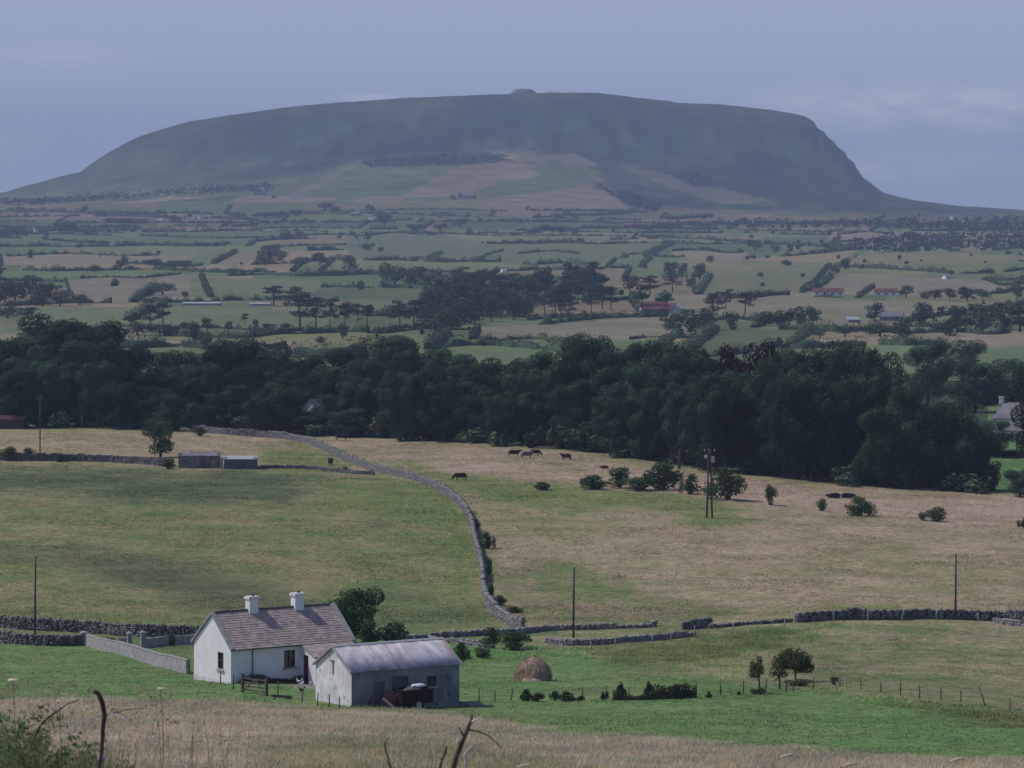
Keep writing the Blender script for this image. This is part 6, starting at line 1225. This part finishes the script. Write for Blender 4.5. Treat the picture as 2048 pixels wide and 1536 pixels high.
def stem(u, d, path, radii, label, mat=None, twigs=(), name='dead_stem', tip=None):
    """path points in pixels (u, v) at distance d; becomes a real stem there"""
    b = G(u, d); W = lambda q, dy=0.0: Vector(((q[0] - u) / F * d, dy, (HOR - q[1]) * d / F - b.z)); t = thing(name, label, 'stem', b)
    m_ = MB(); pts = [Vector((W(path[0]).x, 0, -.1))] + [W(q, .02 * math.sin(i * 1.7)) for i, q in enumerate(path)]; rr_ = np.interp(np.linspace(0, 1, len(pts)), np.linspace(0, 1, len(radii)), radii); m_.tube(pts, list(rr_), 8); m_.obj('stalk', mat or M['stem'], t, True)
    for tw, r0, mt in twigs: m_ = MB(); m_.tube([W(q, .05 * i * (-1) ** len(tw)) for i, q in enumerate(tw)], list(np.linspace(r0, r0 * .4, len(tw))), 6); m_.obj('twig', mt, t, True)
    return t
stem(198, 23.4, [(198,1535),(203,1500),(206,1455),(210,1430),(204,1405),(196,1388),(189,1382)], [.009,.013,.016,.018,.016], 'thick bent dead stem standing over the weeds',
     twigs=[([(208,1430),(180,1436),(155,1442),(140,1458),(132,1470)], .005, M['palestem']), ([(208,1430),(225,1425),(245,1428),(258,1434),(270,1444)], .005, M['palestem']), ([(226,1427),(255,1421),(285,1420),(304,1426)], .004, M['stem'])])
stem(70, 26, [(62,1490),(80,1452),(95,1436),(112,1424),(135,1408),(158,1400)], [.010,.008,.004], 'thin arching dead stem among the weeds at far left', twigs=[([(112,1424),(106,1414),(103,1408)], .006, M['palestem']), ([(142,1405),(144,1396)], .006, M['palestem'])])
stem(905, 24, [(905,1545),(912,1515),(922,1490),(934,1460),(942,1442),(944,1430)], [.020,.018,.014,.008], 'forked dead branch rising at the bottom before the shed',
     twigs=[([(936,1459),(955,1460),(975,1466),(992,1478),(1004,1487)], .008, M['stem']), ([(944,1444),(956,1436),(966,1427)], .009, M['palestem']), ([(926,1470),(922,1460),(919,1450)], .008, M['stem']), ([(918,1486),(914,1478)], .01, M['palestem'])])
stem(880, 24.5, [(878,1545),(884,1520),(891,1505),(893,1492)], [.010,.007], 'short dark twig left of the forked dead branch', twigs=[([(890,1506),(878,1496),(864,1490)], .006, M['palestem']), ([(882,1518),(870,1510),(860,1503)], .006, M['palestem'])])
stem(932, 24.2, [(931,1545),(933,1522),(930,1508),(936,1500),(948,1489)], [.013,.011,.007], 'bleached crooked twig right of the forked dead branch', M['palestem'])
stem(778, 25, [(783,1545),(777,1520),(771,1498),(770,1485),(776,1476)], [.008,.006,.004], 'slim dark stalk alone at the bottom, left of the forked branch')
def flower(u, v, d, label, mat, r, nd=1, name='flower'):
    b = G(u, d); zt = (HOR - v) * d / F - b.z; t = thing(name, label, 'flower', b); m_ = MB(); m_.tube([(0, 0, -.1), (.02, 0, zt * .5), (0, 0, zt)], [.004, .003, .002], 5); m_.obj('stalk', M['stem'], t); V, Q = lumpy(r * nd, r * nd, r * .55 if nd > 1 else r, int(u), .35, 8); m_ = MB(); m_.add([(a, b_, c + zt) for a, b_, c in V], Q); m_.obj('flower_head', mat, t, True)
flower(203, 1517, 24.8, 'mauve scabious flower at the foot of the thick dead stem', M['petal'], .022); flower(26, 1360, 27, 'cream umbel flower head highest above the weeds', M['umbel'], .018, 2.6); flower(322, 1377, 28, 'cream grass head tilted over the green field', M['umbel'], .014, 2.4); flower(118, 1402, 27, 'small cream head among the tan grass stems', M['umbel'], .012, 2.0); flower(50, 1437, 26, 'pale cream head low over the weeds at far left', M['umbel'], .014, 2.2)
for u, v, lb in ((1565, 1512, 'pale nodding grass head, left of three at the bottom right'), (1690, 1530, 'pale nodding grass head, middle of three at the bottom right'), (1905, 1520, 'pale nodding grass head, right of three at the bottom right'), (1040, 1532, 'pale nodding grass head right of the dead branches')):
    d = 25; b = G(u, d); W = lambda q: Vector(((q[0] - u) / F * d, 0, (HOR - q[1]) * d / F - b.z)); t = thing('grass_stem', lb, 'grass stem', b); m_ = MB(); m_.tube([(-.06, 0, -.1), W((u - 18, v + 16)), W((u - 6, v + 3))], [.002] * 3, 5); m_.obj('stalk', M['stem'], t); m_ = MB(); m_.tube([W((u - 6, v + 3)), W((u + 4, v)), W((u + 18, v - 3)), W((u + 26, v - 2))], [.004, .011, .010, .003], 7); m_.obj('seed_head', M['umbel'], t, True)

# ------------------------------------------------------------------ the air
mb = MB(); mb.box(-13000, 13000, -3000, 16000, -290, 345); hz = mb.obj('haze', None); hm_ = bpy.data.materials.new('haze'); hm_.use_nodes = True; hn = hm_.node_tree.nodes; hn.remove(hn['Principled BSDF']); pv = hn.new('ShaderNodeVolumePrincipled')
pv.inputs['Color'].default_value = (*HAZE_COL, 1); pv.inputs['Density'].default_value = HAZE_DENS; pv.inputs['Anisotropy'].default_value = 0.0; hm_.node_tree.links.new(pv.outputs[0], hn['Material Output'].inputs['Volume']); hz.data.materials.clear(); hz.data.materials.append(hm_); setp(hz, 'thin bluish haze filling the air over the plain', 'haze', None, 'stuff')

# ------------------------------------------------------------------ labels of the many: kind, and where it stands among things one can find
LM = [(1328,620,'the long red barn'),(1657,585,'the long white bungalow'),(1772,585,'the shorter white bungalow'),(403,606,'the long glasshouse'),(520,607,'the shorter glasshouse'),(1782,632,'the brown farmhouse'),(516,384,'the round roofed barn'),(935,390,'the grey ruined house'),(1268,450,'the far red barn'),(75,586,'the small red house'),(1898,553,'the tiny lone white house'),(402,434,'the hillside hamlet'),(1040,590,'the pine copse'),
      (725,438,'the grey house on the slope'),(902,440,'the white pair in the hedges'),(1908,436,'the far white gable'),(72,460,'the tall pale ruin'),(1047,188,'the summit cairn'),(650,790,'the house in the wood'),(1358,850,'the bare grey tree'),(1490,690,'the copper beeches'),(2005,870,'the hip roofed house'),(320,870,'the lone leafy tree'),(1417,960,'the twin legged pole'),(80,860,'the thin far pole'),(684,880,'the cow under the wood'),(12,845,'the maroon barn'),(1054,912,'the three cows'),(1682,992,'the two lying cows'),(1600,1330,'the round headed thorn'),(1911,1200,'the right hand pole'),(1147,1270,'the slim lane pole'),(1065,1340,'the haystack'),(1925,690,'the pale willow')]
ON = ['first','second','third','fourth','fifth','sixth','seventh','eighth','ninth','tenth','eleventh','twelfth','thirteenth','fourteenth','fifteenth','sixteenth','seventeenth','eighteenth','nineteenth']
ORD = ON + [t_ if not o_ else t_[:-4] + 'y-' + o_ for t_ in ('twentieth', 'thirtieth', 'fortieth', 'fiftieth', 'sixtieth') for o_ in [''] + ON[:9]]
bins = {}
for o, kw, u, v, g in TAGS:
    best = min(LM, key=lambda q: math.hypot((q[0] - u), (q[1] - v) * 2.2)); du, dv = u - best[0], (v - best[1]) * 2.2
    rel = ('left of' if du < 0 else 'right of') if abs(du) > abs(dv) else ('beyond' if dv < 0 else 'in front of')
    bins.setdefault((kw, rel, best[2]), []).append((math.hypot(du, dv), o, g))
for (kw, rel, lm), L in bins.items():
    L.sort(key=lambda q: q[0])
    for i, (_, o, g) in enumerate(L):
        o['label'] = (f'{ORD[min(i, len(ORD) - 1)]} ' if len(L) > 1 else '') + f'{kw} {rel} {lm}'
